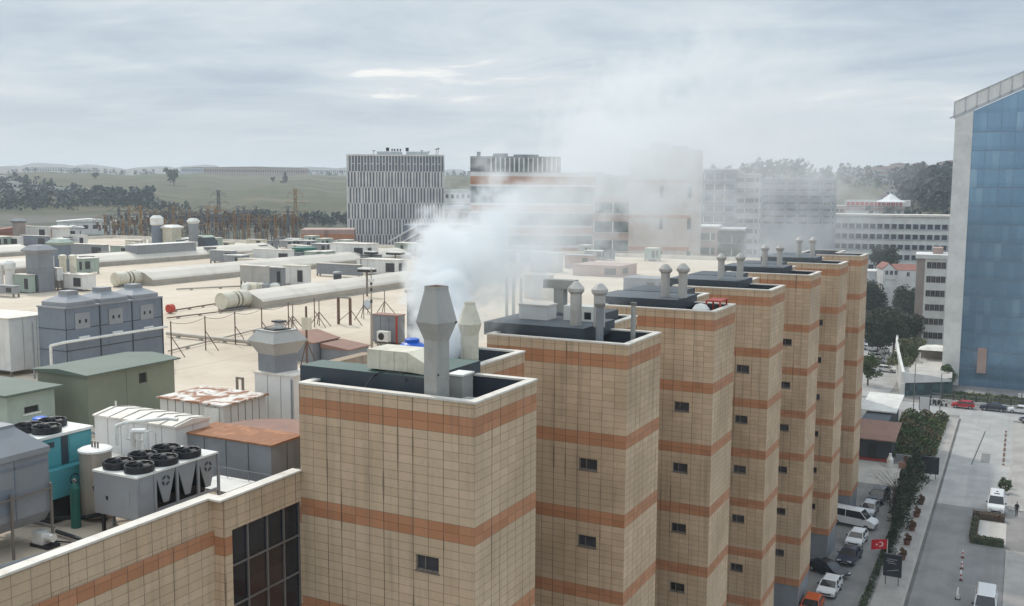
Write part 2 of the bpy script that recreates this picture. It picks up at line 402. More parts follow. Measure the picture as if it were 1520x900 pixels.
    def mesh(s, name, mats):
        me = bpy.data.meshes.new(name); me.from_pydata(s.v, [], s.f)
        for q in mats: me.materials.append(M[q] if isinstance(q, str) else q)
        me.polygons.foreach_set('material_index', s.m); me.polygons.foreach_set('use_smooth', s.sm)
        uvl = me.uv_layers.new(name='UVMap'); flat = [c for f in s.uv for p in f for c in p]; uvl.data.foreach_set('uv', flat)
        me.update(); return me
    def build(s, name, mats, parent=None, loc=(0, 0, 0), rz=0):
        if isinstance(mats, str): mats = [mats]
        return link(name, s.mesh(name, mats), parent, loc, rz)
def link(name, me, parent=None, loc=(0, 0, 0), rz=0):
    o = bpy.data.objects.new(name, me); C.objects.link(o); o.location = loc; o.rotation_euler = (0, 0, rz)
    if parent: o.parent = parent
    return o
def tag(o, label, cat, group=None, kind=None):
    o['label'] = label; o['category'] = cat
    if group: o['group'] = group
    if kind: o['kind'] = kind
    return o
def thing(name, label, cat, loc=(0, 0, 0), rz=0, group=None):
    o = bpy.data.objects.new(name, None); C.objects.link(o); o.location = loc; o.rotation_euler = (0, 0, rz); o.empty_display_size = .2
    return tag(o, label, cat, group)
def struct(name, mb, mats, kind='structure'):
    o = mb.build(name, mats); o['kind'] = kind; return o
def dup(root, loc, rz=None, label=None, group=None):
    r = root.copy(); C.objects.link(r); r.location = loc
    if rz is not None: r.rotation_euler = (0, 0, rz)
    if label: r['label'] = label
    if group: r['group'] = group
    for ch in list(root.children):
        c = ch.copy(); C.objects.link(c); c.parent = r
        for g in ch.children:
            d = g.copy(); C.objects.link(d); d.parent = c
    return r

def wpart(mb, name, mats, root):
    "a part whose geometry is in world coordinates, under a thing's Empty"
    return mb.build(name, mats, root, tuple(-q for q in root.location))

# ------------------------------------------------------------------ land, street
def lerp(tab, d):
    for (a, za), (b, zb_) in zip(tab, tab[1:]):
        if d <= b: return za+(zb_-za)*(d-a)/(b-a)
    return tab[-1][1]
TL = ((0, G), (235, G), (262, -24), (300, -21), (400, -18.5), (500, -15), (700, -8.5), (1000, 2), (1400, 19), (1700, 22), (2400, 44), (3000, 62))
TR = ((0, G), (335, G), (420, -30), (520, -13), (700, 3), (900, 17), (1100, 19), (2000, 26), (3000, 38))
TBk = ((0, G), (3000, G))
def land_z(az, d):
    a = math.degrees(az)
    s = lambda x, p, q: max(0, min(1, (x-p)/(q-p)))
    wl_ = s(a, 22, 33)*(1-s(a, 95, 125)); wr = (1-s(a, 22, 33))*s(a, -60, -25)
    wb = 1-wl_-wr
    n = (math.sin(a*.9+d*.004)*1.2+math.sin(a*2.3+1)*.9+math.sin(a*5.1+d*.01)*.5)*s(d, 450, 1000)*(1+s(d, 2000, 3000)*2.5)
    n += wr*s(d, 600, 900)*(2.5*math.sin(a*.55+.6)+1.3*math.sin(a*1.7))
    return wl_*lerp(TL, d)+wr*lerp(TR, d)+wb*lerp(TBk, d)+n
rings = [1, 60, 120, 180, 235, 250, 262, 280, 300, 335, 370, 400, 430, 460, 490, 520, 560, 600, 650, 700, 760, 820, 900, 1000, 1100, 1200, 1300, 1400, 1550, 1700, 2000, 2400, 3000]
azs = [R_(a) for a in list(range(-180, -6, 6))+[x*.5 for x in range(-12, 122)]+list(range(61, 180, 4))]
lm = bpy.data.meshes.new('ground'); vs = []; fs = []
for d in rings:
    for a in azs: vs.append((-math.sin(a)*d, math.cos(a)*d, land_z(a, d)))
na = len(azs)
for i in range(len(rings)-1):
    for j in range(na):
        k = (j+1) % na; fs.append((i*na+j, i*na+k, (i+1)*na+k, (i+1)*na+j))
fs.append(tuple(range(na)))
lm.from_pydata(vs, [], fs); lm.materials.append(M['land']); lm.update()
import bmesh
bm = bmesh.new(); bm.from_mesh(lm); bmesh.ops.recalc_face_normals(bm, faces=bm.faces); bm.to_mesh(lm); bm.free()
for p_ in lm.polygons:
    if p_.normal.z < 0: p_.flip()
gr = link('ground', lm); gr['kind'] = 'structure'

def sheet(name, polys, mat, z):
    m = MB()
    for p in polys: m.face([(x, y, z) for x, y in p])
    return struct(name, m, mat)
rc = lambda x0, x1, y0, y1: [(x0, y0), (x1, y0), (x1, y1), (x0, y1)]
sheet('forecourt', [rc(-24, 60, -40, 240), rc(-110, -24, 178, 300)], 'dark_paving', G+.004)
sheet('parking_lane', [rc(-17, -11.6, 20, 141)], 'lot_asphalt', G+.008)
sheet('service_yard', [rc(-24, -11.2, 141, 153)], 'pale_paving', G+.012)
sheet('road', [rc(-8.3, .2, -40, 136)], 'asphalt', G+.012)
sheet('junction_road', [rc(-8.3, .2, 136, 193), rc(-60, 40, 193, 201.5)], 'sunlit_road', G+.012)  # same road surface past the shade edge, painted paler to stand for sunlight
sheet('far_parking', [rc(-75, -22, 203, 300)], 'sunlit_road', G+.008)
m = MB(); m.box(-8.55, -8.3, -40, 190, G, G+.13); m.box(.2, .42, -40, 120.9, G, G+.13); m.box(.2, .42, 137, 191, G, G+.13)
m.box(-26, 40, 201.5, 201.75, G, G+.13)
struct('kerb', m, 'kerb')
m = MB(); m.box(-11.2, -8.55, 20, 190, G, G+.11); m.box(.42, 3.2, -40, 120.9, G, G+.11); m.box(.42, 3.2, 137, 191, G, G+.11)
struct('pavement', m, 'paving')
sheet('paved_apron', [rc(3.2, 30, -40, 191)], 'pale_paving', G+.03)
m = MB()
for k in range(14): m.face([(x, y, G+.016) for x, y in rc(-3.93, -3.80, 20+k*7, 23+k*7)])
struct('road_markings', m, 'pale_concrete')
m = MB(); m.face([(x, y, G+.017) for x, y in rc(-8.28, -7.95, -40, 190)]); struct('gutter', m, 'dark_trim_road')
m = MB()
for (x, y, w, l) in ((-6.2, 98, 1.6, 5), (-2.4, 112, 1.2, 7), (-3.2, 163, 1.2, 6)): m.face([(a, b, G+.0165) for a, b in rc(x-w/2, x+w/2, y-l/2, y+l/2)])
struct('asphalt_patches', m, 'patch_asphalt')
m = MB()     # long tar seam
m.face([(-5.0, 158, G+.016), (-4.85, 158, G+.016), (-3.75, 182, G+.016), (-3.9, 182, G+.016)])
struct('tar_seam', m, 'dark_trim')

# ------------------------------------------------------------------ the mall
XL, XR = -24.65, -16.86
TY = [30.21, 45.47, 60.89, 76.49, 92.41, 108.25, 123.92]
TD = [5.04, 5.0, 4.98, 4.9, 5.15, 5.4, 5.4]
TOP = -7.47; ZG = -36.66; WALLTOP = -10.94
mall = thing('shopping_mall', 'tile-clad beige and orange-banded mall building with projecting stair towers along the street', 'mall', (-80, 80, G))
m = MB()
m.box(-200, XL-.5, -8, 175, G, ROOF-.02, skip='td')
mbody = wpart(m, 'rear_wall', ['cladding_tiles'], mall)
m = MB(); m.face([(-200, -8, ROOF), (-25.5, -8, ROOF), (-25.5, 26, ROOF), (-200, 26, ROOF)]); m.face([(-200, 26, ROOF), (-24.9, 26, ROOF), (-24.9, 175, ROOF), (-200, 175, ROOF)])
wpart(m, 'roof', ['roof_membrane'], mall)
m = MB(); m.box(-200, -199.7, -8, 175, ROOF, ROOF+.7); m.box(-199.7, -24.9, 174.7, 175, ROOF, ROOF+.7)
wpart(m, 'roof_parapet', ['coping'], mall)
# near wall with its window
m = MB()
wh = WALLTOP-G
wz = lambda z: z-G
m.wall((-25.2, -8, G), (0, 1), 34, wh, [(30.1, 31.6, wz(-15.2), wz(-13.45)), (20.1, 21.6, wz(-15.2), wz(-13.45))], 0, .25, (-1, 0))
m.box(-25.55, -25.2, -8, 26, ROOF-.1, WALLTOP, skip='rd'); 
near = wpart(m, 'street_wall', ['cladding_tiles_low'], mall)
for y in (22.1, 12.1):
    m = MB(); m.box(-25.47, -25.42, y, y+1.5, -15.2, -13.45, 1); m.box(-25.42, -25.36, y, y+1.5, -13.53, -13.45); m.box(-25.42, -25.36, y, y+.06, -15.2, -13.53); m.box(-25.42, -25.36, y+1.44, y+1.5, -15.2, -13.53)
    for k in (1, 2): m.box(-25.42, -25.36, y+k*.5-.03, y+k*.5+.03, -15.2, -13.53)
    m.build('window', ['blue_grey', 'window_glass'], near)
m = MB(); m.box(-25.6, -25.15, -8, 25.75, WALLTOP, WALLTOP+.07); m.box(-25.05, -24.58, 25.72, TY[0], WALLTOP+.004, WALLTOP+.072); m.box(-25.6, -25.05, 25.75, 26.2, WALLTOP+.002, WALLTOP+.07)
m.build('coping', 'coping', near)
m = MB()     # bay with the curtain glazing
m.wall((XL, 26.0, G), (0, 1), TY[0]-26.0, wh, [(.36, TY[0]-26.04, 2, wz(-12.13))], 0, .15, (-1, 0))
m.box(-25.2, XL-.001, 26.0, 26.001, G, WALLTOP, skip='bltd'); m.box(-25.0, XL, 26.0, TY[0], ROOF, WALLTOP, skip='rfd')
bay = wpart(m, 'glazed_bay', ['cladding_tiles_low'], mall)
m = MB()
ys = [26.36, 27.24, 28.3, 29.25, 30.17]; zs = [-12.13, -13.5, -15.0, -16.6, -18.2, -20, -22, -24, -26, -28, -30, -32, -34, -37.5]
for i, (a, b) in enumerate(zip(ys, ys[1:])):
    for j, (c, d) in enumerate(zip(zs, zs[1:])):
        m.face([(XL-.13, a, d), (XL-.13, b, d), (XL-.13, b, c), (XL-.13, a, c)], 2 if (i in (1, 2) and j in (1, 2, 3)) else 1)
for y in ys: m.box(XL-.12, XL-.05, y-.03, y+.03, -37.5, -12.13)
for z in zs: m.box(XL-.122, XL-.052, 26.36, 30.17, z-.03, z+.03)
m.build('curtain_glazing', ['metal_pole', 'dark_glazing', 'brown_glazing'], bay)

wm_ = MB()    # tower window, local to its lower left corner: 1.0 x .6
wm_.box(0, 1.0, .14, .16, 0, .6, 1)
wm_.box(0, 1.0, .08, .139, 0, .05); wm_.box(0, 1.0, .08, .139, .55, .6); wm_.box(0, .05, .08, .139, .05, .55); wm_.box(.95, 1.0, .08, .139, .05, .55); wm_.box(.36, .40, .08, .139, .05, .55)
wm_.box(-.04, 1.04, -.03, .05, -.05, .0, 0)
WIN = wm_.mesh('window', ['metal_pole', 'window_glass'])
towers = []
for i, (y0, dd) in enumerate(zip(TY, TD)):
    m = MB(); H = TOP-ZG; u0 = 5.3
    holes = [(u0, u0+1.0, -13.95-4*k-ZG, -13.35-4*k-ZG) for k in range(6)]
    m.wall((XL, y0, ZG), (1, 0), XR-XL, H, holes, 0, .2, (0, 1))
    m.wall((XR, y0, ZG), (0, 1), dd, H, [], 0)
    y1 = y0+dd; y2 = y0+11.1; X2 = -20.4
    m.box(X2, XR, y1-.001, y1, ZG, TOP, skip='flrtd')
    m.wall((X2, y1, ZG), (0, 1), y2-y1, H, [])
    m.box(XL, X2, y2-.001, y2, ZG, TOP, skip='flrtd')
    m.box(XL, XL+.001, y0, y2, ROOF, TOP, skip='frbtd')
    t_ = .28; Zi = -8.4
    # inner faces of the parapet and the sunk roof
    for q in ([(XL+t_, y0+t_), (XR-t_, y0+t_)], [(XR-t_, y0+t_), (XR-t_, y1-t_)], [(XR-t_, y1-t_), (X2-t_, y1-t_)], [(X2-t_, y1-t_), (X2-t_, y2-t_)], [(X2-t_, y2-t_), (XL+t_, y2-t_)], [(XL+t_, y2-t_), (XL+t_, y0+t_)]):
        (a, b), (c, d) = q; m.face([(a, b, Zi), (a, b, TOP), (c, d, TOP), (c, d, Zi)], 1)
    m.face([(XL+t_, y0+t_, Zi), (XR-t_, y0+t_, Zi), (XR-t_, y1-t_, Zi), (XL+t_, y1-t_, Zi)], 2)
    m.face([(XL+t_, y1-t_, Zi), (X2-t_, y1-t_, Zi), (X2-t_, y2-t_, Zi), (XL+t_, y2-t_, Zi)], 2)
    # ground floor, set back a little
    m.box(XL, XR-.08, y0+.08, y1, G, ZG, 3, skip='td'); m.box(XL, X2-.08, y1, y2, G, ZG, 3, skip='td')
    m.box(XL, XR, y0, y1, ZG-.001, ZG, 0, skip='tflrb')
    if i == 0: m.box(-25.2, XL-.003, y0+1.0, y1, ROOF, -6.98)
    tw = wpart(m, 'stair_tower', ['cladding_tiles', 'dark_blue_grey', 'dark_trim', 'steel_grey'], mall)
    for k in range(6):
        link('window', WIN, tw, (XL+u0, y0, -13.95-4*k))
    m = MB(); o_ = .035; h_ = .075
    m.box(XL-o_, XR+o_, y0-o_, y0+t_+o_, TOP, TOP+h_); m.box(XR-t_-o_, XR+o_, y0+t_+o_, y1+o_, TOP, TOP+h_); m.box(X2-t_-o_, XR-t_-o_, y1-t_-o_, y1+o_, TOP, TOP+h_)
    m.box(X2-t_-o_, X2+o_, y1+o_, y2+o_, TOP, TOP+h_); m.box(XL-o_, X2-t_-o_, y2-t_-o_, y2+o_, TOP, TOP+h_); m.box(XL-o_, XL+t_+o_, y0+t_+o_, y2-t_-o_, TOP, TOP+h_)
    m.build('coping', 'coping', tw)
    if i < 6:
        m = MB(); m.wall((XL, y2, G), (0, 1), TY[i+1]-y2, wh, [(.5, TY[i+1]-y2-.5, 2, wz(-12.3))], 0, .2, (-1, 0)); m.face([(XL-.19, y2+.5, G+2), (XL-.19, TY[i+1]-.5, G+2), (XL-.19, TY[i+1]-.5, -12.3), (XL-.19, y2+.5, -12.3)], 1)
        m.box(XL-.3, XL, y2, TY[i+1], ROOF, WALLTOP+.07, 2, skip='rfbd')
        wpart(m, 'recessed_wall', ['cladding_tiles', 'dark_glazing', 'coping'], mall)
m = MB(); m.wall((XL, TY[6]+11.1, G), (0, 1), 175-TY[6]-11.1, wh, []); m.box(XL-.3, XL, TY[6]+11.1, 175, ROOF, WALLTOP+.07, skip='rfbd')
wpart(m, 'end_wall', ['cladding_tiles'], mall)

# ------------------------------------------------------------------ things on the tower roofs
def unit_at(name, label, cat, p, group=None): return thing(name, label, cat, tuple(p), 0, group)
SL = [('dark', 'dark green-topped plenum slab on the nearest tower roof, behind the tall grey chimney'), ('dark', 'dark plenum slab on the second tower roof, with two pale chimneys on it'),
      ('dark', 'dark plenum slab on the third tower roof from the camera'), ('dark', 'dark plenum slab on the fourth tower roof, right of the smoke'),
      ('dark', 'dark plenum slab on the fifth tower roof'), ('dark', 'dark plenum slab on the sixth tower roof')]
for i in range(6):
    y0 = TY[i]; x1 = -19.6 if i else -19.55
    t = thing('plenum_box', SL[i][1], 'plenum', (-22.5, y0+3, -8.4), 0, 'dark plenum slabs on the tower roofs')
    m = MB(); m.box(-25.35, x1, y0+.95, y0+5.3, -7.62, -6.93, 0, skip='t'); m.face([(-25.35, y0+.95, -6.93), (x1, y0+.95, -6.93), (x1, y0+5.3, -6.93), (-25.35, y0+5.3, -6.93)], 1)
    if i: m.box(-25.0, -21.0, y0+5.3, y0+9.5, -7.62, -6.9, 0)
    if not i: m = MB(); m.box(-25.35, -20.9, y0+.95, y0+2.35, -7.62, -6.93, 0, skip='t'); m.box(-20.9, x1, y0+.95, y0+5.3, -7.62, -6.93, 0, skip='t'); m.face([(-25.35, y0+.95, -6.93), (-20.9, y0+.95, -6.93), (-20.9, y0+2.35, -6.93), (-25.35, y0+2.35, -6.93)], 1); m.face([(-20.9, y0+.95, -6.93), (x1, y0+.95, -6.93), (x1, y0+5.3, -6.93), (-20.9, y0+5.3, -6.93)], 1)
    wpart(m, 'casing', ['dark_blue_grey', 'slab_green' if i == 0 else 'slab_grey'], t)
    m = MB(); 
    for xx in (-24.2, -22.2, -20.2): m = MB(); m.box(xx-.08, xx+.08, y0+1.1, y0+2.3 if i == 0 and xx < -21 else y0+4.8, -8.4, -7.625); wpart(m, 'support_beam', 'steel_grey', t)

def lantern_chimney(label, p, H, hw, bulge, mat='duct_grey', rot=-R_(59), top=None, rust_top=False, name='chimney', group=None, n=4):
    t = thing(name, label, 'chimney', tuple(p), 0, group); top = top or hw
    m = MB(); m.sect([(0, hw), (H*.60, hw)], 0, n, rot, cap=False); m.sect([(H*.31, hw*1.03), (H*.318, hw*1.03)], 0, n, rot)
    m.build('shaft', [mat], t)
    m = MB(); m.sect([(H*.60, hw), (H*.735, bulge), (H*.97, top), (H, top)], 0, n, rot, cap=False); m.sect([(H*.73, bulge*1.015), (H*.74, bulge*1.015)], 0, n, rot)
    m.sect([(H, top), (H*.985, top*.9), (H*.9, top*.85)], 1, n, rot, cap=False); m.sect([(H*.895, top*.84), (H*.9, top*.84)], 2, n, rot)
    m.build('hood', [mat, 'brown_sheet' if rust_top else mat, 'black'], t)
    return t
p = Vector((-18.9, 31.0, -8.4))
t = lantern_chimney('tall grey sheet metal chimney with flared middle, standing on the nearest tower roof', p, 4.95, .325, .53, rust_top=True, top=.31)
m = MB(); m.box(-.62, .62, -.35, .6, 0, .55); m.build('base', 'steel_grey', t)
m = MB(); m.tube((.25, -.30, 1.75), (.33, -.42, 1.75), .03); m.build('bracket', 'black', t)
m = MB(); m.tube((.5, .3, 3.62), (.68, .3, 3.62), .035); m.build('bracket', 'black', t)
q = onz(697, 541, -7.6)
lantern_chimney('pale weathered cylinder chimney with domed hood, directly behind the tall grey chimney', (q.x, q.y, -8.4), 3.55, .40, .53, 'cream_paint', 0, .25, n=16)
# beige duct on the slab, blue tank behind it
t = thing('ventilation_duct', 'beige four-section duct with tapered end lying on the nearest tower roof slab', 'duct', (-21.5, 32, -6.93))
y0_, y1_ = 31.5, 32.9; xs = [-22.35, -21.75, -21.1, -20.5]
for a, b in zip(xs, xs[1:]):
    m = MB(); m.box(a+.01, b-.01, y0_, y1_, -6.85, -6.10); wpart(m, 'duct_section', 'cream_paint', t)
m = MB()
A = [(-20.5, y0_, -6.85), (-20.5, y1_, -6.85), (-20.5, y1_, -6.1), (-20.5, y0_, -6.1)]; B = [(-19.65, y0_, -6.9), (-19.65, y1_, -6.9), (-19.65, y1_, -6.5), (-19.65, y0_, -6.5)]
for i in range(4): j = (i+1) % 4; m.face((A[i], B[i], B[j], A[j])[::-1])
m.face(B); wpart(m, 'tapered_end', 'cream_paint', t)
for x in (-22.3, -20.8): m = MB(); m.box(x, x+.15, 31.7, 32.7, -6.93, -6.85); wpart(m, 'skid', 'steel_grey', t)
q = onz(612, 524, -7.0)
t = thing('water_tank', 'round blue plastic tank under a pale tarpaulin behind the beige duct', 'tank', (q.x, q.y, -7.9))
m = MB(); m.sect([(0, .8), (.75, .85), (1.1, .75), (1.32, .45), (1.42, .2)], 0, 20, 0, smooth=True); m.build('body', 'blue_plastic', t)
m = MB(); m.sect([(1.36, .32), (1.5, .32), (1.54, .26)], 0, 16, 0); m.build('lid', 'blue_plastic', t)
q = onz(596, 522, -7.0)
t = thing('covered_pile', 'crumpled blue and white tarpaulin draped beside the blue tank', 'tarpaulin', (q.x-.2, q.y+.1, -7.9))
m = MB(); N = 12
hgt = [[(.95+.35*math.sin(i*1.3+j*.7)*math.cos(j*1.1))*math.exp(-((i-6)**2+(j-6)**2)/26.) for i in range(N+1)] for j in range(N+1)]
for j in range(N):
    for i in range(N):
        P = [((a-6)*.22, (b-6)*.16, hgt[b][a]) for a, b in ((i, j), (i+1, j), (i+1, j+1), (i, j+1))]; m.face(P, 0 if (i*3+j*2) % 5 else 1)
m.build('tarpaulin_sheet', ['blue_cloth', 'white_paint'], t)
t = thing('floodlight_box', 'grey boxed fan unit in the near corner of the nearest tower roof', 'fan unit', (-18.0, 32.2, -8.4))
m = MB(); m.box(-.5, .4, -.3, .35, .1, .62); m.build('casing', 'duct_grey', t)
m = MB(); m.tube((.4, .05, .36), (.62, .05, .36), .24, .2, 14); m.build('fan', 'paint_silver', t)
m = MB(); m.box(-.4, -.3, -.25, .3, 0, .1); m.box(.2, .3, -.25, .3, 0, .1); m.build('foot', 'black', t)
t = thing('rooftop_cable', 'dark cable looped over the edge of the nearest tower roof slab', 'cable', (-22, 31, -8.4))
m = MB(); m.path([(-21.9, 30.6, -7.5), (-21.75, 31.1, -7.0), (-21.4, 31.25, -6.86), (-20.6, 31.3, -6.86), (-20.3, 31.1, -7.1)], .03); wpart(m, 'line', 'black', t)
t = thing('flue_box', 'grey square vent box beside the shaft of the tall grey chimney', 'vent', (-18.6, 33.2, -8.4))
m = MB(); m.box(-.75, -.15, -.6, .25, 0, 1.35); m.build('casing', 'duct_grey', t); m = MB(); m.box(-.8, -.1, -.65, .3, 1.35, 1.42); m.build('lid', 'white_paint', t)

def hat_chimney(label, p, H, r, group='capped chimneys in pairs on the far tower roofs', mat='duct_pale'):
    t = thing('chimney', label, 'chimney', tuple(p), 0, group)
    m = MB(); m.sect([(0, r), (H*.72, r)], 0, 14, 0, smooth=True); m.build('shaft', mat, t)
    m = MB(); m.sect([(H*.72, r*1.05), (H*.78, r*1.5), (H*.85, r*1.55), (H*.985, r*.55), (H, r*.3)], 0, 8, 0); m.build('hood', mat, t)
    return t
wds = ['second', 'third', 'fourth', 'fifth', 'sixth']
CH = [(1, 855, 418, 'left'), (1, 890, 420, 'right'), (2, 987, 392, 'left'), (2, 1013, 391, 'right'), (3, 1069, 376, 'left'), (3, 1097, 376, 'right'), (4, 1133, 363, 'left'), (4, 1155, 363, 'right'), (5, 1183, 352, 'left'), (5, 1203, 352, 'right')]
for i, x, yt, side in CH:
    q = ony(x, 450, TY[i]+(2.6 if i != 1 else 2.0)); zt = ony(x, yt, q.y).z
    hat_chimney('pale capped chimney, %s one of the pair on the %s nearest tower roof' % (side, wds[i-1]), (q.x, q.y, -6.93), zt+6.93, .30 if i < 3 else .27)
for x, yt, yb, lab, r in ((892, 455, 507, 'short rusty metal pipe at the front edge of the second tower roof', .2), (942, 453, 500, 'slim galvanised pipe in the right corner of the second tower roof', .13)):
    q = onz(x, yb, -7.5); zt = ony(x, yt, q.y).z
    t = thing('vent_pipe', lab, 'pipe', (q.x-.2, q.y+.3, -8.4)); m = MB(); m.tube((0, 0, 0), (0, 0, zt+8.4), r, r, 12); m.build('pipe', 'steel_grey' if r > .15 else 'duct_grey', t)
    m = MB(); m.tube((0, 0, zt+8.35), (0, 0, zt+8.5), r*1.3, r*1.3, 12); m.build('collar', 'metal_pole', t)
# dish, rusty frame on the third tower
t = thing('roof_dome', 'small white domed vent in the right corner of the third tower roof', 'vent', (-18.2, TY[2]+1.5, -8.4))
m = MB(); m.sect([(0, .62), (.5, .62), (.95, .55), (1.2, .35), (1.28, .1)], 0, 16, 0, smooth=True); m.build('dome', 'white_paint', t)
t = thing('rusty_frame', 'rust-red metal frame at the right end of the third tower roof', 'frame', (-17.6, TY[2]+3.2, -8.4))
m = MB()
for x in (-.5, .4):
    for y in (-.8, .8): m.box(x-.05, x+.05, y-.05, y+.05, 0, 1.35)
m.box(-.55, .45, -.85, .85, 1.35, 1.42); m.build('stand', 'red_paint', t)

# ------------------------------------------------------------------ plant on the near roof
def panel_box(t, x0, x1, y0, y1, z0, z1, mat, roofmat=None, name='casing', cols=3, roofname='roof', over=.06, rise=0, lines='dark_trim'):
    "sheet metal box with proud seams and an overhanging lid, in the thing's local space"
    m = MB(); m.box(x0, x1, y0, y1, z0, z1, 0)
    w = (x1-x0)
    for k in range(1, cols): x = x0+w*k/cols; m.box(x-.012, x+.012, y0-.012, y0, z0+.05, z1-.03, 1)
    m.box(x0, x1, y0-.01, y0, z0, z0+.06, 1)
    n2 = max(1, round((y1-y0)/(w/cols)))
    for k in range(1, n2): y = y0+(y1-y0)*k/n2; m.box(x1, x1+.012, y-.012, y+.012, z0+.05, z1-.03, 1)
    o = m.build(name, [mat, lines], t)
    if roofmat:
        m = MB(); A = [(x0-over, y0-over, z1+.003), (x1+over, y0-over, z1+.003), (x1+over, y1+over, z1+.003), (x0-over, y1+over, z1+.003)]
        if rise:
            xm = (x0+x1)/2
            m.prism([(y0-over, z1+.003), (y1+over, z1+.003), (y1+over, z1+.05), ((y0+y1)/2, z1+.05+rise), (y0-over, z1+.05)], x0-over, x1+over, 0, 'x')
        else:
            m.box(x0-over, x1+over, y0-over, y1+over, z1+.003, z1+.07)
        m.build(roofname, roofmat, t)
    return o
def bxm(x0, x1, y0, y1, z0, z1): return MB().box(x0, x1, y0, y1, z0, z1)
def legs4(t, x0, x1, y0, y1, z, mat='metal_pole', r=.04):
    for x in (x0+r, x1-r):
        for y in (y0+r, y1-r): bxm(x-r, x+r, y-r, y+r, 0, z).build('leg', mat, t)

# air cooled chiller with six fans and V coils (origin at its near right corner on the roof)
t = thing('air_cooled_chiller', 'light grey chiller with six black top fans and V-shaped coils beside the near parapet', 'chiller', (-26.6, 23.9, ROOF))
W, L, zb_, zt_ = 2.1, 3.9, .72, 2.2
m = MB(); m.box(-W, 0, 0, .75, zb_, zt_, 0); m.box(-.0, .02, .12, .6, zb_+.85, zb_+1.35, 1); m.box(-1.05, -.35, -.02, 0, zb_+.45, zb_+1.0, 1); m.box(-1.5, -1.42, -.03, 0, zb_+.55, zb_+.68, 2); m.build('control_cabinet', ['chiller_grey', 'chiller_grey', 'black'], t)
m = MB(); m.box(-W-.03, .03, -.03, L, zt_, zt_+.07); m.build('top_plate', 'white_paint', t)
m = MB(); m.box(-W+.7, -.7, .75, L, zb_-.2, zb_+.3); m.box(-W+.1, -.1, .75, L, .35, .5); m.build('compressor_bay', 'black', t)
for k in range(3):
    ya = .85+k*1.03; yb = ya+.95; ym = (ya+yb)/2
    for sx_ in (0, 1):
        xo = -.02 if sx_ == 0 else -W+.02; xi = xo-.04 if sx_ == 0 else xo+.04
        m = MB(); m.prism([(ya, zt_), (ym-.12, zb_+.32), (ym+.12, zb_+.32), (yb, zt_)], min(xo, xi), max(xo, xi), 0, 'x')
        o = m.build('end_panel', 'chiller_grey', t)
        if sx_ == 0 and k != 1:
            mm = MB(); n = 16
            for i in range(n):
                a, b = 2*math.pi*i/n, 2*math.pi*(i+1)/n
                if i % 4 == 3: continue
                c_ = lambda r, g: (xo+.006, ym+r*math.cos(g), zt_-.38+r*math.sin(g))
                mm.face([c_(.10, a), c_(.20, a), c_(.20, b), c_(.10, b)])
            mm.build('emblem', 'dark_blue_grey', o)
    m = MB()
    m.face([(-W+.05, ya, zt_-.02), (-.05, ya, zt_-.02), (-.05, ym-.12, zb_+.3), (-W+.05, ym-.12, zb_+.3)]); m.face([(-W+.05, yb, zt_-.02), (-.05, yb, zt_-.02), (-.05, ym+.12, zb_+.3), (-W+.05, ym+.12, zb_+.3)])
    m.build('coil', 'black', t)
for k in range(4):
    y = .80+k*1.03
    for x in (-.0, -W): bxm(x-.03, x+.04, y-.05, y+.05, 0, zt_-.003).build('post', 'chiller_grey', t)
for x in (0, -W): bxm(x-.02, x+.03, .86, L, zb_+.10, zb_+.2).build('rail', 'chiller_grey', t)
for x in (-.3, -1.8): bxm(x-.05, x+.05, .05, .15, 0, zb_).build('leg', 'black', t)
fm = MB(); n = 22
fm.sect([(0, .5), (.05, .52), (.24, .52), (.26, .5)], 0, n, 0, cap=False, smooth=True); fm.sect([(.26, .5), (.25, .46), (.05, .45)], 0, n, 0, cap=False)
fm.sect([(.04, .45), (.06, .45)], 0, n, 0)
bl = MB(); bl.sect([(.1, .12), (.3, .12), (.34, .08)], 1, 12, 0)
for i in range(5):
    a = i*2*math.pi/5; P = lambda r, g, z: (r*math.cos(g), r*math.sin(g), z)
    bl.face([P(.1, a, .16), P(.43, a-.1, .14), P(.43, a+.4, .2), P(.1, a+.6, .2)], 0)
for i in range(8):
    a = i*math.pi/4; bl.tube(P(.1, a, .27), P(.5, a, .26), .008, n=3, m=1)
FM, BL = fm.mesh('fan_shroud', ['black']), bl.mesh('fan_blades', ['black', 'dark_trim'])
for i in range(3):
    for x in (-.53, -1.57):
        o = link('fan', FM, t, (x, .62+i*1.12, zt_+.07)); link('blades', BL, o)
# near cooling tower, cut by the frame
t = thing('cooling_tower', 'big grey cooling tower with sloping shoulders and rounded underside, at the near end of roof', 'cooling tower', (-30.3, 20.6, ROOF))
x0, x1, y0, y1 = -1.6, 1.35, -1.2, 1.7
m = MB()
prof = [(x1, 3.25), (x1, 1.25), (x1-.3, .85), (x1-.8, .7), (x0+.8, .7), (x0+.3, .85), (x0, 1.25), (x0, 3.25)]
m.prism(prof[::-1], y0, y1, 0); m.box(x1, x1+.02, y0+.1, y1-1.4, 1.5, 2.35, 1); m.box(x1, x1+.02, y0+.05, y1-.05, 2.95, 3.02, 1); m.box(x1, x1+.02, y1-1.3, y1-1.26, 1.2, 3.2, 1)
m.build('casing', ['steel_grey', 'blue_grey'], t)
m = MB(); m.sect([(3.255, (x1-x0)/2+.05, (y1-y0)/2+.05), (3.45, (x1-x0)/2+.05, (y1-y0)/2+.05), (4.15, (x1-x0)/2-.75, (y1-y0)/2-.65), (4.25, (x1-x0)/2-.75, (y1-y0)/2-.65)], 0, 4, math.pi/4, cx=(x0+x1)/2, cy=(y0+y1)/2); m.build('hood', 'chiller_grey', t)
m = MB(); m.sect([(4.255, .55), (4.26, .55)], 0, 16, 0, cx=(x0+x1)/2, cy=(y0+y1)/2); m.build('outlet', 'slab_green', t)
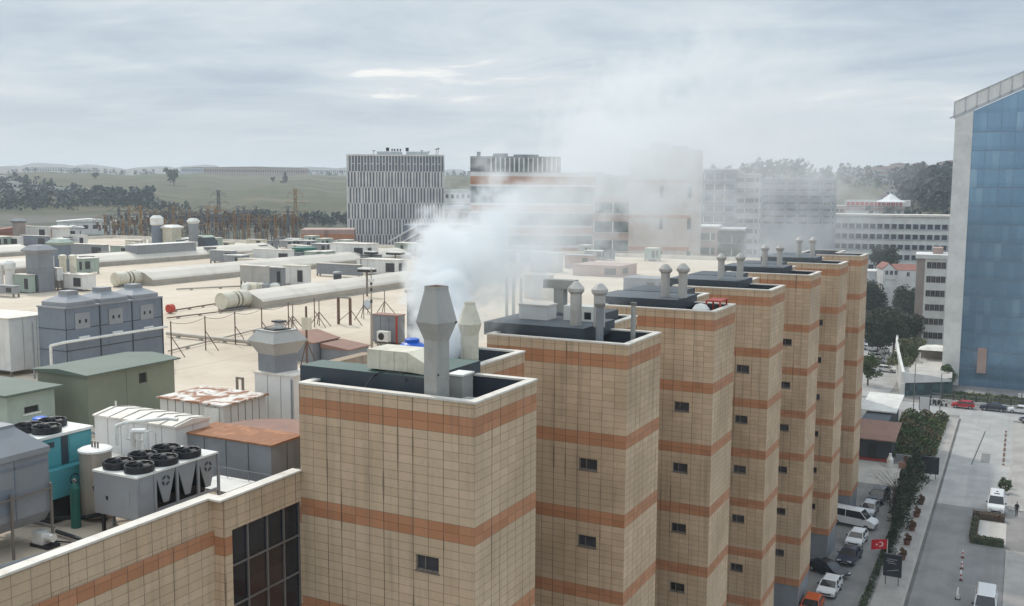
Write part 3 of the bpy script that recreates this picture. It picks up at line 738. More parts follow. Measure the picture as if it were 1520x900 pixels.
for y in (y0+.05, y0+1.35, y1-.05):
    for x in (x0-.15, x1+.12): bxm(x-.035, x+.035, y-.035, y+.035, 0, 2.2 if y > y0+.2 else 2.0).build('leg', 'metal_pole', t)
for y in (y0, y1): bxm(x0-.15, x1+.15, y-.04, y+.04, .60, .69).build('beam', 'metal_pole', t)
bxm(x1+.1, x1+.17, y0, y1, 2.0, 2.06).build('beam', 'metal_pole', t)
# teal generator
t = thing('teal_generator', 'turquoise machine cabinet on a dark base with a white top and black fans', 'generator', (-31.3, 24.6, ROOF))
m = MB(); m.box(-1.6, .35, -1.3, 1.15, 2.0, 3.1, 0); m.box(.35, .37, -1.2, -.25, 2.05, 3.05, 0); m.box(.35, .372, .15, 1.05, 2.05, 3.05, 0); m.box(.35, .36, -.2, .1, 2.02, 3.08, 1); m.box(.372, .38, -.9, -.5, 2.75, 2.95, 1)
m.build('upper_casing', ['teal', 'dark_blue_grey'], t)
m = MB(); m.box(-1.6, .75, -1.0, .95, .95, 1.99, 0)
m.build('lower_casing', ['teal'], t)
m = MB(); n = 14
for i in range(n-3):
    a, b = 2*math.pi*i/n+.5, 2*math.pi*(i+1)/n+.5; c_ = lambda r, g: (.756, .0+r*math.cos(g), 1.5+r*math.sin(g)); m.face([c_(.16, a), c_(.21, a), c_(.21, b), c_(.16, b)])
m.build('emblem', 'dark_blue_grey', t)
bxm(-1.65, .42, -1.35, 1.2, 3.103, 3.2).build('top_plate', 'white_paint', t)
bxm(-1.5, .6, -.9, .85, 0, .949).build('base', 'black', t)
for x, y in ((-1.0, -.5), (-.2, -.35), (-.9, .45)):
    o = link('fan', FM, t, (x, y, 3.2)); link('blades', BL, o)
q = onz(72, 636, -8.4)
t = thing('blue_tank', 'pale blue plastic tank with a cap behind the turquoise cabinet', 'tank', (-33.6, 25.6, ROOF))
m = MB(); m.sect([(0, .75), (2.3, .78), (2.9, .66), (3.1, .35)], 0, 20, 0, smooth=True); m.build('body', 'blue_cloth', t); m = MB(); m.sect([(3.1, .28), (3.25, .28), (3.28, .2)], 0, 14, 0); m.build('lid', 'blue_plastic', t)
# beige tank, white pipes, gas cylinder, hose reel panel, ladder
p = ony(141, 664, 25.0)
t = thing('water_softener_tank', 'cylindrical beige tank with a white lid between chiller and turquoise cabinet', 'tank', (p.x, 25.0, ROOF))
Ht = p.z-ROOF
m = MB(); m.tube((0, 0, .15), (0, 0, Ht-.12), .56, .56, 22); m.build('body', 'tank_beige', t)
m = MB(); m.sect([(Ht-.12, .6), (Ht-.05, .6), (Ht, .5)], 0, 22, 0); m.build('lid', 'white_paint', t)
for a in (0, 2.1, 4.2): MB().tube((.4*math.cos(a), .4*math.sin(a), 0), (.4*math.cos(a), .4*math.sin(a), .2), .05).build('leg', 'black', t)
for k in range(3): MB().tube((-.15+k*.15, 0, Ht), (-.15+k*.15, 0, Ht+.22), .035).build('valve', 'metal_pole', t)
t = thing('white_pipework', 'white pipe loop rising above the beige tank toward the white cabinet', 'pipes', (p.x-.1, 26.2, ROOF))
zt2 = Ht+.1
m = MB()
m.path([(-.35, .2, zt2-.4), (-.35, .2, zt2+.35), (.0, .3, zt2+.5), (1.7, .8, zt2+.75), (2.1, .9, zt2+.72)], .07, 8)
m.path([(.5, .2, .3), (.5, .2, zt2+.25), (1.1, .3, zt2+.3), (1.1, .3, zt2-.9)], .10, 8); m.path([(.1, .3, zt2+.5), (.1, .3, zt2-.1), (.9, .3, zt2-.1)], .06, 8)
m.path([(.75, .25, zt2+.28), (.75, .25, zt2-.8)], .08, 8)
m.build('pipe', 'white_paint', t)
q = onz(122, 778, ROOF)
t = thing('gas_cylinder', 'tall dark green gas cylinder standing in front of the light grey chiller', 'gas cylinder', (-29.7, 23.9, ROOF))
m = MB(); m.sect([(0, .17), (1.45, .17), (1.6, .1), (1.64, .05)], 0, 14, 0, smooth=True); m.build('body', 'gas_green', t); m = MB(); m.sect([(1.64, .05), (1.78, .05)], 0, 8, 0); m.box(-.1, .1, -.02, .02, 1.7, 1.74); m.build('valve', 'metal_pole', t)
t = thing('blue_drum', 'dark blue rounded panel leaning beside the green gas cylinder', 'panel', (-29.35, 24.6, ROOF))
m = MB(); m.tube((0, 0, 1.0), (.0, .12, 1.02), .42, .42, 18); m.build('disc', 'dark_blue_grey', t); m = MB(); m.tube((0, -.01, 1.0), (0, -.02, 1.0), .14, .14, 14); m.build('emblem', 'blue_cloth', t); bxm(-.05, .05, .12, .2, 0, 1.2).build('stand', 'black', t)
t = thing('folding_ladder', 'white stepladder standing by the turquoise cabinet', 'ladder', (-31.0, 25.9, ROOF), R_(20))
for s in (-.25, .25):
    m = MB(); m.tube((s, -.5, 0), (s*.6, 0, 1.3), .03, n=6); m.build('rail', 'white_paint', t); m = MB(); m.tube((s, .5, 0), (s*.6, 0, 1.3), .025, n=6); m.build('rail', 'white_paint', t)
for k in range(4): z = .25+k*.28; m = MB(); w = .25-.1*z/1.3; m.box(-w, w, -.5+z*.38-.06, -.5+z*.38+.06, z, z+.03); m.build('step', 'white_paint', t)
# pipes and conduits on the deck
for (lab, pts, r, mt) in (('black pipe run on the near roof deck below the grey cooling tower', [(-29.6, 23.0, .15), (-27.9, 22.8, .15), (-27.6, 24.2, .15), (-27.6, 26.5, .15)], .07, 'black'),
                          ('black water pipe crossing the near roof deck behind the gas cylinder', [(-32.5, 22.4, .3), (-29.6, 24.2, .3), (-28.9, 25.6, .3)], .08, 'black'),
                          ('thin black hose curling over the pale deck by the parapet', [(-29.3, 22.4, .05), (-28.4, 22.6, .08), (-27.7, 22.0, .05), (-27.4, 21.4, .05), (-28.0, 21.0, .05)], .03, 'black'),
                          ('grey cable tray on the near roof deck under the cooling tower', [(-33, 19.2, .2), (-28.2, 19.4, .2), (-27.8, 21.6, .2)], .09, 'steel_grey')):
    t = thing('roof_pipe', lab, 'pipe', pts[0][:2]+(ROOF,), 0, 'pipes on the near roof deck'); MB().path([(a-pts[0][0], b-pts[0][1], c) for a, b, c in pts], r, 8).build('pipe', mt, t)
t = thing('pipe_pump', 'small white pump unit beneath the edge of the grey cooling tower', 'pump', (-29.2, 22.1, ROOF)); m = MB(); m.box(-.25, .25, -.2, .2, .1, .5); m.tube((.25, 0, .35), (.6, 0, .35), .14); m.build('body', 'white_paint', t); bxm(-.3, .6, -.25, .25, 0, .1).build('base', 'black', t)
# white machine cabinet
t = thing('white_plant_cabinet', 'long white panelled cabinet with ribbed white roof behind the light grey chiller', 'cabinet', (-30.9, 29.9, ROOF))
panel_box(t, -4.8, 0, 0, 1.95, .1, 2.22, 'wall_white', None, cols=6, lines='concrete')
m = MB(); m.prism([(-.06, 2.223), (2.01, 2.223), (2.01, 2.30), (.95, 2.46), (-.06, 2.30)], -4.86, .06, 0, 'x'); o = m.build('roof', 'coping', t)
for k in range(7): x = -4.6+k*.75; m = MB(); m.prism([(-.07, 2.305), (.95, 2.47), (2.02, 2.305), (2.02, 2.325), (.95, 2.50), (-.07, 2.325)][::-1], x, x+.05, 0, 'x'); m.build('rib', 'concrete', o)
bxm(-1.9, -1.15, -.03, -.012, .3, 1.9).build('door', 'wall_white', t)
# dark container with rusted orange lid
t = thing('rust_topped_container', 'dark grey steel container with orange rusted top next to the glazed bay', 'container', (-26.4, 30.55, ROOF))
panel_box(t, -4.75, 0, 0, 1.95, .0, 1.85, 'steel_grey', 'rusty_orange_sheet', cols=4)
m = MB()
for z in (.55, 1.0): m.tube((-2.6, -.9, z), (.9, -.9, z), .02, n=5); m.tube((.9, -.9, z), (1.3, 1.6, z), .02, n=5)
for x, y in ((-2.6, -.9), (-1.5, -.9), (-.4, -.9), (.9, -.9), (1.1, .4), (1.3, 1.6)): m.tube((x, y, 0), (x, y, 1.02), .022, n=5)
r_ = thing('guard_rail', 'thin grey guard rail in front of the rust-topped container', 'railing', (-26.4, 30.55, ROOF)); m.build('rails', 'steel_grey', r_)
t = thing('white_platform', 'low white table-like platform between the chiller and the parapet', 'platform', (-27.4, 29.0, ROOF))
bxm(-1.0, .9, -.9, .7, .55, .63).build('top', 'white_paint', t); legs4(t, -1.0, .9, -.9, .7, .55)
# rust-spotted white container
t = thing('rust_spotted_container', 'grey ribbed container whose flat white top is patched with rust', 'container', (-32.5, 34.4, ROOF))
panel_box(t, -4.0, 0, 0, 2.9, 0, 2.12, 'pale_concrete', 'rusty_white_sheet', cols=8, over=.12); bxm(-1.15, -.25, -.05, -.013, .1, 2.0).build('door', 'white_paint', t)
q = onz(412, 606, -10.9)
t = thing('curved_brown_duct', 'wide curved brown sheet metal duct between containers and the nearest tower', 'duct', (-27.5, 33.5, ROOF))
m = MB(); arc = [(-27.9-2.6*math.cos(a)*1.2, 33.2+2.1*math.sin(a)) for a in [x*math.pi/10-math.pi*.1 for x in range(0, 8)]]
P = arc+[(-25.3, 36.2), (-25.3, 33.0)]
base = [(x+27.5, y-33.5) for x, y in P]
m2 = MB(); m2.face([(x, y, 1.75) for x, y in base][::-1])
n = len(base)
for i in range(n): j = (i+1) % n; m2.face([(base[i][0], base[i][1], .9), (base[j][0], base[j][1], .9), (base[j][0], base[j][1], 1.75), (base[i][0], base[i][1], 1.75)])
m2.build('duct_body', 'brown_sheet', t); bxm(-1.2, 1.6, .3, 1.6, 0, .9).build('support', 'steel_grey', t)
# white cabinet under the grey hooded vent
x0, x1, y0, y1, h = boxfit(432, 648, 378, 452, 566)
p = onz(410, 640, ROOF); Yv = 38.2
pl, pr_ = ony(378, 560, Yv), ony(436, 560, Yv)
t = thing('white_duct_cabinet', 'tall white panelled cabinet carrying the dark grey hooded vent, left of the nearest tower', 'cabinet', (pr_.x, Yv, ROOF))
hv = pr_.z-ROOF; wv = pr_.x-pl.x
panel_box(t, -wv, 0, 0, 1.8, 0, hv, 'wall_white', 'coping', cols=3, lines='steel_grey')
m = MB(); m.tube((-.05, -.12, 0), (-.05, -.12, hv-.1), .05); m.build('conduit', 'steel_grey', t)
# hooded vent on it
cxm = (ony(413, 560, Yv+.9).x); q0 = ony(413, 556, Yv+.9); 
def zat(px, py, y): return ony(px, py, y).z
wpx = lambda px: px*math.hypot(cxm, Yv+.9)/FPX
t = thing('hooded_vent', 'dark grey square vent with flared roof-like hood standing on the white cabinet', 'vent', (cxm, Yv+.9, ROOF+hv+.07))
z0 = ROOF+hv+.07; zz_ = lambda py: zat(413, py, Yv+.9)-z0
ro_ = -R_(58)
m = MB(); m.sect([(0, wpx(20)), (zz_(524), wpx(20))], 0, 4, ro_, cap=True); m.build('shaft', 'steel_grey', t)
m = MB(); m.sect([(zz_(524), wpx(20)), (zz_(507), wpx(29)), (zz_(505), wpx(31)), (zz_(491), wpx(21)), (zz_(489), wpx(21))], 0, 4, ro_); m.build('hood', 'duct_grey', t)
m = MB(); m.sect([(zz_(489)+.003, wpx(14)), (zz_(488)+.02, wpx(14))], 0, 4, ro_); m.build('outlet', 'black', t)
t2 = thing('vent_cowl', 'small dark cowl box on top of the hooded vent', 'cowl', (cxm, Yv+.9, ROOF+hv+.07+zz_(488)+.02)); m = MB(); m.box(-.05, .3, -.15, .15, 0, .32); m.build('body', 'white_paint', t2); bxm(-.16, .4, -.25, .25, .32, .4).build('cap', 'dark_trim', t2)
# green sheds
t = thing('green_shed', 'olive green plant shed with a shallow dark green roof, below the big grey cooler', 'shed', (-41.6, 34.5, ROOF))
m = MB(); m.wall((-3.7, 0, 0), (1, 0), 3.7, 2.7, [(2.9, 3.0, .3, .31)], 0, .05, (0, 1)); m.wall((0, 0, 0), (0, 1), 5.8, 2.7, [(3.3, 3.85, 1.75, 2.3)], 0, .15, (-1, 0)); m.box(-3.7, 0, 5.799, 5.8, 0, 2.7, skip='frltd'); m.box(-3.7, -3.699, 0, 5.8, 0, 2.7, skip='frbtd')
m.face([(-.14, 3.3, 1.75), (-.14, 3.85, 1.75), (-.14, 3.85, 2.3), (-.14, 3.3, 2.3)], 1)
m.box(0, .012, 2.45, 2.47, 0, 2.7, 2)
m.build('wall', ['shed_green', 'black', 'shed_roof'], t)
m = MB(); m.prism([(-3.95, 2.703), (.25, 2.703), (.25, 2.78), (-1.85, 2.95), (-3.95, 2.78)], -.25, 6.05, 0); m.build('roof', 'shed_roof', t)
t = thing('small_green_shed', 'grey-green shed with flat green roof and a slot window, cut by the left edge', 'shed', (-42.3, 30.5, ROOF))
m = MB(); m.wall((-4.5, 0, 0), (1, 0), 4.5, 2.3, [(2.2, 2.9, 1.3, 1.6)], 0, .1, (0, 1)); m.wall((0, 0, 0), (0, 1), 2.6, 2.3, [(.9, 1.7, 1.3, 1.62)], 0, .1, (-1, 0)); m.box(-4.5, 0, 2.599, 2.6, 0, 2.3, skip='frltd')
m.face([(-.09, .9, 1.3), (-.09, 1.7, 1.3), (-.09, 1.7, 1.62), (-.09, .9, 1.62)], 1); m.face([(-2.3, .09, 1.3), (-1.6, .09, 1.3), (-1.6, .09, 1.6), (-2.3, .09, 1.6)], 1)
m.build('wall', ['pale_green', 'black'], t); m = MB(); m.box(0.003, .03, .8, 1.8, 1.2, 1.28); m.build('sill', 'white_paint', t); bxm(-4.7, .3, -.3, 2.9, 2.303, 2.42).build('roof', 'shed_roof', t)
# big grey cooler with three pyramid hoods
t = thing('big_grey_cooler', 'large blue-grey rooftop cooler with three pyramid fan hoods behind the green shed', 'cooling tower', (-53.0, 42.5, ROOF))
W, L, H0, H1 = 2.5, 7.9, .5, 4.6
m = MB(); m.box(-W, 0, 0, L, H0, H1, 0)
for z in (H0+1.4, H0+2.75): m.box(0, .02, 0, L, z, z+.05, 1); m.box(-W, 0, -.02, 0, z, z+.05, 1)
for k in range(4): y = k*L/3; m.box(0, .04, y-.04 if k else 0, y+.04, H0, H1, 1)
m.build('casing', ['blue_grey', 'dark_blue_grey'], t)
for k in range(3):
    y = (k+.5)*L/3
    m = MB(); m.box(.003, .05, y-.62, y+.5, H1-1.35, H1-.35, 0); m.box(.05, .06, y-.35, y-.2, H1-1.0, H1-.78, 1); m.box(.05, .06, y+.12, y+.27, H1-1.0, H1-.78, 1); m.build('access_panel', ['chiller_grey', 'black'], t)
    m = MB(); m.sect([(H1+.1, 1.12), (H1+.35, 1.12), (H1+.72, .45), (H1+.74, .42), (H1+1.0, .42)], 0, 4, math.pi/4, cx=-W/2, cy=y); m.build('fan_hood', 'chiller_grey', t)
    bxm(.02, .12, y-.4, y+.4, H1-1.95, H1-1.85).build('handle', 'white_paint', t)
bxm(-W-.06, .06, -.06, L+.06, H1, H1+.1).build('top_plate', 'chiller_grey', t)
for x in (-W+.1, -.1):
    for k in range(4): y = .1+k*(L-.2)/3; bxm(x-.09, x+.09, y-.09, y+.09, 0, H0).build('leg', 'dark_trim', t)
t = thing('white_riser_pipe', 'long white pipe bending along the front of the big grey cooler', 'pipe', (-52.4, 41.6, ROOF))
m = MB(); m.path([(-1.15, .2, 0), (-1.15, .2, 2.35), (-.05, .35, 2.62), (-.05, 8.7, 2.62)], .09, 8); m.build('pipe', 'white_paint', t)
t = thing('downpipe', 'thin blue-grey drain pipe at the left corner of the big grey cooler', 'pipe', (-55.7, 42.2, ROOF)); m = MB(); m.path([(0, 0, 0), (0, 0, 3.5), (-.3, .1, 3.9)], .06, 8); m.build('pipe', 'chiller_grey', t)
# white boxes at the left edge
x0, x1, y0, y1, h = boxfit(58, 552, -10, 62, 478)
t = thing('white_panel_unit', 'white panelled rooftop unit with flat white lid left of the big grey cooler', 'air unit', (-57.3, 41.8, ROOF))
panel_box(t, -5.6, -.1, 0, 3.0, .35, 3.75, 'wall_white', 'coping', cols=5, lines='steel_grey'); legs4(t, -5.6, -.1, 0, 3.0, .35)
m = MB(); m.path([(-2.2, -.25, .3), (-2.2, -.25, 2.9), (-2.5, -.1, 3.3)], .12, 8); m.path([(-1.7, -.3, .3), (-1.7, -.3, 2.4), (-2.1, -.1, 2.6)], .1, 8); m.build('hose', 'dark_trim', t)

# ------------------------------------------------------------------ skylight vaults and the sandy field
def vault(label, xr, w, ya, yb, duct=True, h=1.7):
    t = thing('skylight_vault', label, 'skylight', (xr, ya, ROOF), 0, 'long cream skylight vaults across the roof')
    L = yb-ya
    m = MB()
    pr = [(0, 0), (0, .72), (-.25, .95), (-w*.25, h*.83), (-w*.5, h), (-w*.75, h*.83), (-w+.25, .95), (-w, .72), (-w, 0)]
    for i in range(len(pr)-1):
        a, b = pr[i], pr[i+1]; m.face([(a[0], 0, a[1]), (a[0], L, a[1]), (b[0], L, b[1]), (b[0], 0, b[1])][::-1], 1 if i in (0, 7) else 0)  # upright sides take the darker cream with shade painted in
    m.face([(x, 0, z) for x, z in pr][::-1], 1); m.face([(x, L, z) for x, z in pr], 1)
    m.build('cover', ['vault_cream', 'vault_side'], t)
    m = MB(); m.box(0, .3, 0, L, 0, .12); m.build('flashing', 'vault_side', t)
    if duct:
        c = -w*.42
        m = MB(); m.tube((c, -3.6, 1.0), (c, -2.0, 1.0), .84, .84, 20); m.build('duct_drum', 'cream_paint', t)
        m = MB(); m.tube((c, -2.0, 1.0), (c, -1.75, 1.0), .68, .68, 20); m.tube((c, -1.45, 1.0), (c, -1.2, 1.0), .68, .68, 20); m.build('flexible_joint', 'black', t)
        m = MB(); m.tube((c, -1.75, 1.0), (c, -1.45, 1.0), .84, .84, 20); m.build('duct_ring', 'cream_paint', t)
        m = MB(); m.tube((c, -1.2, 1.0), (c, -.0, 1.0), .86, .86, 20); m.build('duct_end', 'cream_paint', t)
        bxm(c-.7, c+.7, -3.3, -.4, 0, .2).build('cradle', 'steel_grey', t)
vault('nearest cream skylight vault with a drum-ended duct, just above the bare roof field', -68.6, 5.2, 78.6, 122)
vault('second cream skylight vault from the camera, drum duct near the big grey cooler', -96.7, 6.0, 90.6, 150, h=1.9)
vault('third cream skylight vault, passing behind the white twin stacks', -127.2, 6.5, 84, 150, duct=False, h=1.9)
vault('farthest cream skylight vault at the left edge of the roof', -160, 7, 84, 122, duct=False, h=1.9)
t = thing('red_valve_box', 'small red box on a post beside the big grey cooler', 'valve box', tuple(onz(250, 466, ROOF)))
m = MB(); m.tube((0, 0, .5), (0, .55, .5), .42, .42, 10); m.build('body', 'red_paint', t); bxm(-.1, .1, .1, .4, 0, .2).build('foot', 'metal_pole', t)
# guy-wire fence of posts along the field
gp = [(-54.5, y) for y in (52.6, 56.0, 59.2, 62.3)]+[(-55.0, 66.2), (-55.4, 70.2)]
for i, (x, y) in enumerate(gp):
    t = thing('roof_post', ['thin brown post with a diagonal brace next to the big grey cooler', 'second braced brown post right of the big grey cooler', 'third braced brown post, standing left of the hooded vent', 'fourth braced brown post, just left of the hooded vent',
                            'braced brown post rising behind the hooded vent', 'braced brown post standing right of the hooded vent'][i], 'post', (x, y, ROOF), 0, 'braced posts on the open roof field')
    m = MB(); m.tube((0, 0, 0), (0, 0, 2.6), .045, n=6); m.build('pole', 'brown_pole', t)
    m = MB(); m.tube((0, 0, 1.5), (1.0, .3, 0), .035, n=5); m.build('brace', 'brown_pole', t)
t = thing('wire_line', 'thin sagging wire strung along the braced roof posts', 'wire', (-54.5, 52, ROOF))
m = MB(); pts = []
for (a, b), (c, d) in zip(gp, gp[1:]):
    for k in range(5): f = k/5; pts.append((a+(c-a)*f+54.5, b+(d-b)*f-52, 2.5-.25*math.sin(math.pi*f)))
m.path(pts, .02, 3); m.build('wire', 'brown_pole', t)
def ground_pipe(label, a, b, r, mat='tank_beige'):
    A, B = onz(*a, ROOF), onz(*b, ROOF); t = thing('roof_pipe', label, 'pipe', (A.x, A.y, ROOF), 0, 'pipes lying across the open roof field')
    m = MB(); m.tube((0, 0, r+.12), (B.x-A.x, B.y-A.y, r+.12), r, r, 8); m.build('pipe', mat, t)
    d = (B-A); 
    for k in range(4): q = d*((k+.5)/4); bxm(q.x-.12, q.x+.12, q.y-.12, q.y+.12, 0, .13).build('block', 'concrete', t)
ground_pipe('grey pipe lying on the roof field from the big cooler to the hooded vent', (248, 500), (388, 515), .16, 'vault_side')
ground_pipe('thin pipe running up the roof field to the nearest drum duct', (250, 465), (330, 452), .07, 'brown_pole')
ground_pipe('thin double pipe on the roof field between cooler and nearest vault', (248, 475), (372, 460), .06, 'brown_pole')
ground_pipe('dark pipe crossing the pale roof field behind the posts', (250, 525), (440, 478), .07, 'vault_side')
ground_pipe('low grey pipe between the two nearest vaults', (262, 432), (430, 424), .1, 'vault_side')

def rig(name, label, cat, px, pyb, pyt, build, z=ROOF, group=None):
    q = onz(px, pyb, z); h = ony(px, pyt, q.y).z-z
    t = thing(name, label, cat, (q.x, q.y, z), 0, group); build(t, h); return t
def mast(t, h):
    m = MB(); m.tube((0, 0, 0), (0, 0, h*.45), .10, .09, 8); m.tube((0, 0, h*.45), (0, 0, h), .06, .04, 8); m.build('pole', 'tank_beige', t)
    m = MB(); m.box(-.3, .3, -.2, .2, 0, .08); m.build('foot', 'metal_pole', t)
    for z in (.58, .72, .80): m = MB(); m.sect([(h*z, .09), (h*z+.25, .09)], 0, 8, 0); m.build('collar', 'dark_trim', t)
    m = MB(); m.box(-.22, .18, -.1, .1, h*.83, h*.87); m.build('box', 'white_paint', t)
rig('lamp_mast', 'tall thin mast with small box and dark collars left of the smoke', 'mast', 552, 521, 398, mast)
def ant(t, h):
    m = MB(); m.tube((0, 0, 0), (0, 0, h), .07, n=6); m.build('pole', 'brown_pole', t)
    bxm(-.3, .35, -.12, .12, h*.66, h*.84).build('equipment_box', 'cream_paint', t)
    for s in (-1, 1): m = MB(); m.tube((0, 0, h*.5), (s*.9, .3, 0), .04, n=5); m.build('brace', 'brown_pole', t)
rig('antenna_pole', 'brown pole with a pale equipment box, rising left of the nearest tower', 'pole', 456, 556, 455, ant)
def trip(t, h):
    m = MB(); m.tube((0, 0, 0), (0, 0, h), .045, n=6); m.build('pole', 'metal_pole', t)
    for a in (.3, 2.4, 4.4): m = MB(); m.tube((0, 0, h*.55), (1.1*math.cos(a), 1.1*math.sin(a), 0), .04, n=5); m.build('leg', 'brown_pole', t)
rig('tripod_stand', 'thin tripod stand on the sandy roof, left of two red uprights', 'tripod', 435, 490, 452, trip, group='tripod stands on the roof field')
rig('tripod_stand', 'tripod stand with rusty feet, between hooded vent and nearest vault', 'tripod', 474, 484, 446, trip, group='tripod stands on the roof field')
rig('tripod_stand', 'slim tripod stand just right of the tall thin mast', 'tripod', 571, 466, 432, trip, group='tripod stands on the roof field')
rig('tripod_stand', 'slim tripod stand just left of the tall thin mast', 'tripod', 540, 474, 436, trip, group='tripod stands on the roof field')
def gate(t, h):
    for x in (-.55, .75): bxm(x-.09, x+.09, -.1, .1, 0, h).build('upright', 'brown_pole', t)
    bxm(-.6, .8, -.1, .1, h, h+.12).build('crossbar', 'metal_pole', t)
    m = MB(); m.tube((.75, 0, h*.6), (1.9, .2, 0), .04, n=5); m.tube((-.5, 0, .3), (.7, 0, h*.5), .03, n=5); m.build('brace', 'brown_pole', t)
rig('steel_portal', 'two red-brown uprights joined by a crossbar on the sandy roof', 'frame', 510, 482, 443, gate)
def sml(t, h):
    for x in (-.2, .25): bxm(x-.06, x+.06, -.06, .06, 0, h).build('upright', 'metal_pole', t)
    bxm(-.26, .31, -.06, .06, h, h+.12).build('crossbar', 'metal_pole', t)
rig('pipe_hoop', 'small grey metal hoop standing behind the rust-spotted container', 'frame', 356, 581, 563, sml)
def dish(t, h):
    m = MB(); m.tube((0, 0, 0), (0, 0, h*.6), .04, n=6); m.build('stand', 'metal_pole', t)
    m = MB(); m.tube((0, -.05, h*.7), (.08, -.32, h*.78), .5, .42, 14); m.build('dish', 'paint_silver', t)
rig('satellite_dish', 'grey satellite dish beside the tall thin mast', 'dish', 546, 466, 447, dish)
rig('satellite_dish', 'white satellite dish behind the hooded vent', 'dish', 444, 530, 500, dish)

# brown ducts left of the smoke, grey box with split unit, dark duct column
t = thing('brown_roof_duct', 'long low brown rusted duct housing left of the mast', 'duct', (-44.0, 55.5, ROOF))
m = MB(); m.box(-4.6, 0, 0, 3.0, 0, 1.35, 1, skip='t'); m.prism([(-4.7, 1.35), (.1, 1.35), (.1, 1.42), (-2.0, 1.9), (-4.7, 1.6)], -.1, 3.1, 0); m.build('housing', ['brown_sheet', 'steel_grey'], t)
m = MB(); m.box(.1, 2.5, .8, 3.2, 0, .95, 1, skip='t'); m.prism([(.1, .95), (2.6, .95), (2.6, 1.02), (.1, 1.3)], .7, 3.3, 0); m.build('lower_section', ['brown_sheet', 'steel_grey'], t)
x0, x1, y0, y1, h = boxfit(590, 512, 553, 601, 470)
t = thing('rust_edged_cabin', 'grey plant cabin with rusty lid and corner, next to the smoke', 'cabin', (x1, y0, ROOF))
panel_box(t, x0-x1, 0, 0, y1-y0, .1, h, 'steel_grey', 'brown_sheet', cols=3); bxm(-.15, .03, -.03, 0, .1, h).build('corner_post', 'red_paint', t)
t = thing('split_air_conditioner', 'white split air conditioner box standing before the rust-edged cabin', 'air conditioner', (x1-.5, y0-.9, ROOF+.0))
bxm(-.65, .35, -.25, .2, .35, 1.15).build('casing', 'white_paint', t); m = MB(); m.tube((-.25, -.25, .75), (-.25, -.27, .75), .28, .28, 16); m.build('fan', 'black', t); legs4(t, -.65, .35, -.25, .2, .35)
x0, x1, y0, y1, h = boxfit(616, 520, 600, 640, 432)
t = thing('dark_duct_stack', 'tall dark grey-green duct stack at the left edge of the smoke', 'duct', (x1, y0+.4, ROOF)); w = x1-x0
m = MB(); m.box(-w, 0, 0, 1.5, 0, h*.95, 0); m.build('casing', 'steel_grey', t)
m = MB(); m.sect([(h*.95+.003, w/2+.1, .85), (h, w/2+.1, .85)], 0, cx=-w/2, cy=.75); m.build('cap', 'dark_trim', t)
t = thing('white_valves', 'pair of small white bottle-like tanks at the foot of the mast', 'tank', tuple(onz(560, 508, ROOF)))
for x in (0, .55): m = MB(); m.sect([(0, .18), (.7, .18), (.9, .1), (1.0, .06)], 0, 12, 0, smooth=True, cx=x); m.build('tank_body', 'white_paint', t)

# ------------------------------------------------------------------ crowded far part of the mall roof
def g_ahu(t, w, d, h, mat='wall_white', roof='coping', leg=.3, louvre='dark_trim', cols=4, side=True):
    panel_box(t, -w, 0, 0, d, leg, h, mat, roof, cols=cols, over=.1, lines='steel_grey')
    if louvre:
        m = MB(); a, b = -w*.32, -w*.08; m.box(a, b, -.04, -.013, leg+(h-leg)*.2, leg+(h-leg)*.8)
        m.build('louvre', louvre, t)
        if side and d > 2: m = MB(); m.box(.013, .04, d*.15, d*.45, leg+(h-leg)*.25, leg+(h-leg)*.8); m.build('louvre', louvre, t)
    if leg: legs4(t, -w, 0, 0, d, leg, r=.08)
def ahu(name, label, cat, fit, mat='wall_white', roof='coping', group='air handling units on the far mall roof', **k):
    x0, x1, y0, y1, h = boxfit(*fit); t = thing(name, label, cat, (x1, y0, ROOF), 0, group)
    g_ahu(t, x1-x0, max(.8, min(y1-y0, 14)), h, mat, roof, **k); return t, (x0, x1, y0, y1, h)
def column(label, px, pyb, pyt, wpx_, mat, cap='coping', z=ROOF, style='cap', group='stacks and vents on the far mall roof', name='vent_stack'):
    q = onz(px, pyb, z); D = math.hypot(q.x, q.y); h = ony(px, pyt, q.y).z-z; r = wpx_*D/FPX/2
    t = thing(name, label, 'vent', (q.x, q.y, z), 0, group)
    if style == 'round':
        m = MB(); m.sect([(0, r*.8), (h*.72, r*.8)], 0, 14, 0, cap=False, smooth=True); m.build('shaft', mat, t)
        m = MB(); m.sect([(h*.70, r*.85), (h*.74, r), (h*.92, r), (h, r*.55)], 0, 14, 0); m.build('hood', cap, t)
    elif style == 'square':
        m = MB(); m.sect([(0, r*.8), (h*.86, r*.8)], 0, 4, math.pi/4, cap=False); m.sect([(h*.5, r*.83), (h*.51, r*.83)], 0, 4); m.build('shaft', mat, t)
        m = MB(); m.sect([(h*.82, r*.82), (h*.88, r*1.05), (h*.90, r*1.1), (h, r*.6)], 0, 4); m.build('hood', cap, t)
    else:
        m = MB(); m.tube((0, 0, 0), (0, 0, h), r, r, 8); m.build('pipe', mat, t)
    return t
column('tall grey square stack with a wide cap near the left edge', 61, 433, 364, 30, 'steel_grey', 'chiller_grey', style='square')
column('shorter grey square vent with a pyramid cap just right of the tall grey stack', 91, 404, 355, 24, 'blue_grey', 'pale_green', style='square')
t_, b_ = ahu('air_unit', 'cream box unit carrying the two white stacks near the left edge', 'air unit', (124, 433, 80, 143, 409), leg=.2)
